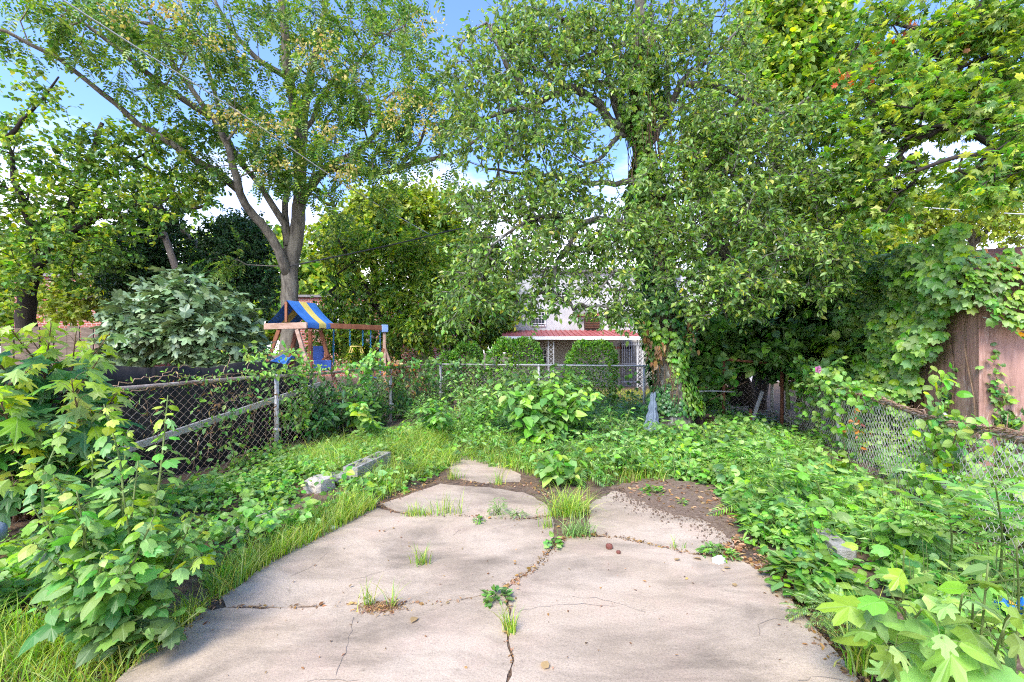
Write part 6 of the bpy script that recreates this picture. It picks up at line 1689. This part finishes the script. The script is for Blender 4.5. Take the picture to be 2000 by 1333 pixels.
# wrapper
m = MB(); wr = np.random.default_rng(12); q = G(1985, 1208, .04); nu, nv = 14, 9
gx_, gy_ = np.meshgrid(np.linspace(-.09, .09, nu), np.linspace(-.06, .06, nv)); V = np.c_[gx_.ravel(), gy_.ravel(), .05 + .035 * np.sin(gx_.ravel() * 60 + gy_.ravel() * 40) + wr.normal(size=nu * nv) * .012] + q
i = (np.arange(nv - 1)[:, None] * nu + np.arange(nu - 1)).ravel(); fq = np.stack([i, i + 1, i + nu + 1, i + nu], 1); cy = (i // nu)
mid = (np.abs(gx_.ravel()[i] + .01) < .05) & (np.abs(gy_.ravel()[i]) < .03)
wro = thing('wrapper', 'crumpled blue wrapper with an orange patch among the seedlings', 'wrapper', q)
m.add(V, [fq[~mid]]); m.build('film', 'blueplastic', wro)
m = MB(); m.add(V, [fq[mid]]); m.build('printed_patch', 'orangeplastic', wro)
# bin at the left edge
bn = thing('plastic_bin', 'grey blue plastic bin behind the foreground sapling', 'bin', (-3.2, 2.4, 0))
def lathe(mb, c, prof, n=32):
    a = np.arange(n) * 2 * PI / n; V = np.concatenate([np.c_[c[0] + np.cos(a) * r_, c[1] + np.sin(a) * r_, np.full(n, c[2] + z_)] for r_, z_ in prof]); i = np.arange(n)
    mb.add(V, [np.concatenate([np.stack([k * n + i, k * n + (i + 1) % n, (k + 1) * n + (i + 1) % n, (k + 1) * n + i], 1) for k in range(len(prof) - 1)])], 0, True)
m = MB(); lathe(m, (-3.2, 2.4, -.02), [(.02, .0), (.2, 0), (.24, .52), (.25, .52)]); m.build('body', 'greyplastic', bn)
m = MB(); lathe(m, (-3.2, 2.4, .5), [(.25, .0), (.275, .0), (.275, .05), (.25, .07), (.1, .12), (.01, .13)]); m.build('lid', 'greyplastic', bn)

# utility pole and cables
up_ = thing('utility_pole', 'leaning weathered utility pole in front of the dark evergreens', 'utility pole', (P(425, 786, 13.2)[0], 13.2, 0))
m = MB(); m.tube(np.array([P(425, 800, 13.2), P(345, 530, 13.2), P(320, 455, 13.2)]), [.12, .1, .085], 9); m.build('pole', 'pole', up_)
m = MB(); m.box(P(313, 463, 13.1), (.25, .1, .1)); m.build('insulator', 'barkdark', up_)


def cable(label, pts, r, mt):
    m = MB(); m.tube(spline(np.array([P(*p) for p in pts]), .3), r, 5); tag(m.build('cable', mt), label, 'cable', 'overhead cables')


cable('upper of two wires running from the leaning pole', [(311, 461, 13.1), (230, 464, 13.6), (120, 462, 14.2), (-120, 452, 15)], .014, 'cable')
cable('lower of two wires running from the leaning pole', [(311, 467, 13.1), (230, 470, 13.6), (120, 470, 14.2), (-120, 460, 15)], .014, 'cable')
cable('long wire slanting through the crown of the tall grey trunked tree', [(60, -40, 6), (270, 95, 7.2), (470, 222, 9), (700, 378, 12), (905, 495, 17)], .012, 'palecable')
cable('cable running from the tall grey trunk toward the pear tree', [(566, 520, 13.2), (680, 497, 13.6), (790, 473, 14), (890, 449, 14.4), (1000, 430, 15)], .022, 'cable')
cable('pale cable above the shed roof below the maple limb', [(1700, 398, 14), (1850, 409, 12.5), (2000, 419, 11), (2150, 420, 10)], .016, 'palecable')

# ------------------------------------------------------------------ light, sky, camera
SUN_EL, SUN_AZ = math.radians(47), math.radians(208)     # azimuth clockwise from +Y (view direction)
sd = bpy.data.lights.new('sun', 'SUN'); sd.energy = 1.7; sd.angle = math.radians(22); sd.color = (1, .93, .8)
so = bpy.data.objects.new('sun', sd); COL.objects.link(so)
dv = Vector((math.sin(SUN_AZ) * math.cos(SUN_EL), math.cos(SUN_AZ) * math.cos(SUN_EL), math.sin(SUN_EL)))
so.rotation_euler = dv.to_track_quat('Z', 'Y').to_euler(); so.location = (5, -5, 20)
w = bpy.data.worlds.new('World'); sc.world = w; w.use_nodes = True
nt = w.node_tree; bg = nt.nodes['Background']
sk = nt.nodes.new('ShaderNodeTexSky'); sk.sky_type = 'NISHITA'; sk.sun_disc = False
sk.sun_elevation = SUN_EL; sk.sun_rotation = SUN_AZ; sk.air_density = 1.0; sk.dust_density = 1.0; sk.ozone_density = 2.5
tc = nt.nodes.new('ShaderNodeTexCoord')
mp = nt.nodes.new('ShaderNodeMapping'); mp.inputs['Scale'].default_value = (1, 1, 2.6)
nt.links.new(tc.outputs['Generated'], mp.inputs['Vector'])
n1 = noise(nt, 2.1, 7, .6, mp.outputs['Vector'], .4)
sep = nt.nodes.new('ShaderNodeSeparateXYZ'); nt.links.new(tc.outputs['Generated'], sep.inputs['Vector'])
hzr = nt.nodes.new('ShaderNodeMapRange'); hzr.inputs['From Min'].default_value = .5; hzr.inputs['From Max'].default_value = .08; hzr.inputs['To Min'].default_value = -.25; hzr.inputs['To Max'].default_value = .42
nt.links.new(sep.outputs['Z'], hzr.inputs['Value'])
ad = nt.nodes.new('ShaderNodeMath'); ad.operation = 'ADD'
nt.links.new(n1.outputs['Fac'], ad.inputs[0]); nt.links.new(hzr.outputs['Result'], ad.inputs[1])
cr = ramp(nt, [(0, 0, 0), (.9, .9, .9)], [.44, .84]); nt.links.new(ad.outputs['Value'], cr.inputs['Fac'])
c = mixc(nt, cr.outputs['Color'], mixc(nt, 1.0, sk.outputs['Color'], (.62, .7, .95), 'MULTIPLY'), (6.6, 6.5, 6.7))
nt.links.new(c, bg.inputs['Color']); bg.inputs['Strength'].default_value = .15

cd = bpy.data.cameras.new('camera'); co = bpy.data.objects.new('camera', cd); COL.objects.link(co)
cd.sensor_width = 36; cd.lens = F / 2000 * 36; cd.shift_y = (HY - 666.5) / 2000; cd.clip_end = 1000; cd.clip_start = .05
co.location = (0, 0, H); co.rotation_euler = (PI / 2, 0, 0); sc.camera = co
sc.view_settings.view_transform = 'Standard'; sc.view_settings.look = 'None'; sc.view_settings.exposure = 1.93; sc.view_settings.gamma = 1
cy = sc.cycles
cy.max_bounces = 8; cy.diffuse_bounces = 4; cy.glossy_bounces = 2; cy.transmission_bounces = 4; cy.transparent_max_bounces = 4
cy.use_denoising = False
cy.filter_width = 1.1
cy.use_adaptive_sampling = True; cy.adaptive_threshold = .02
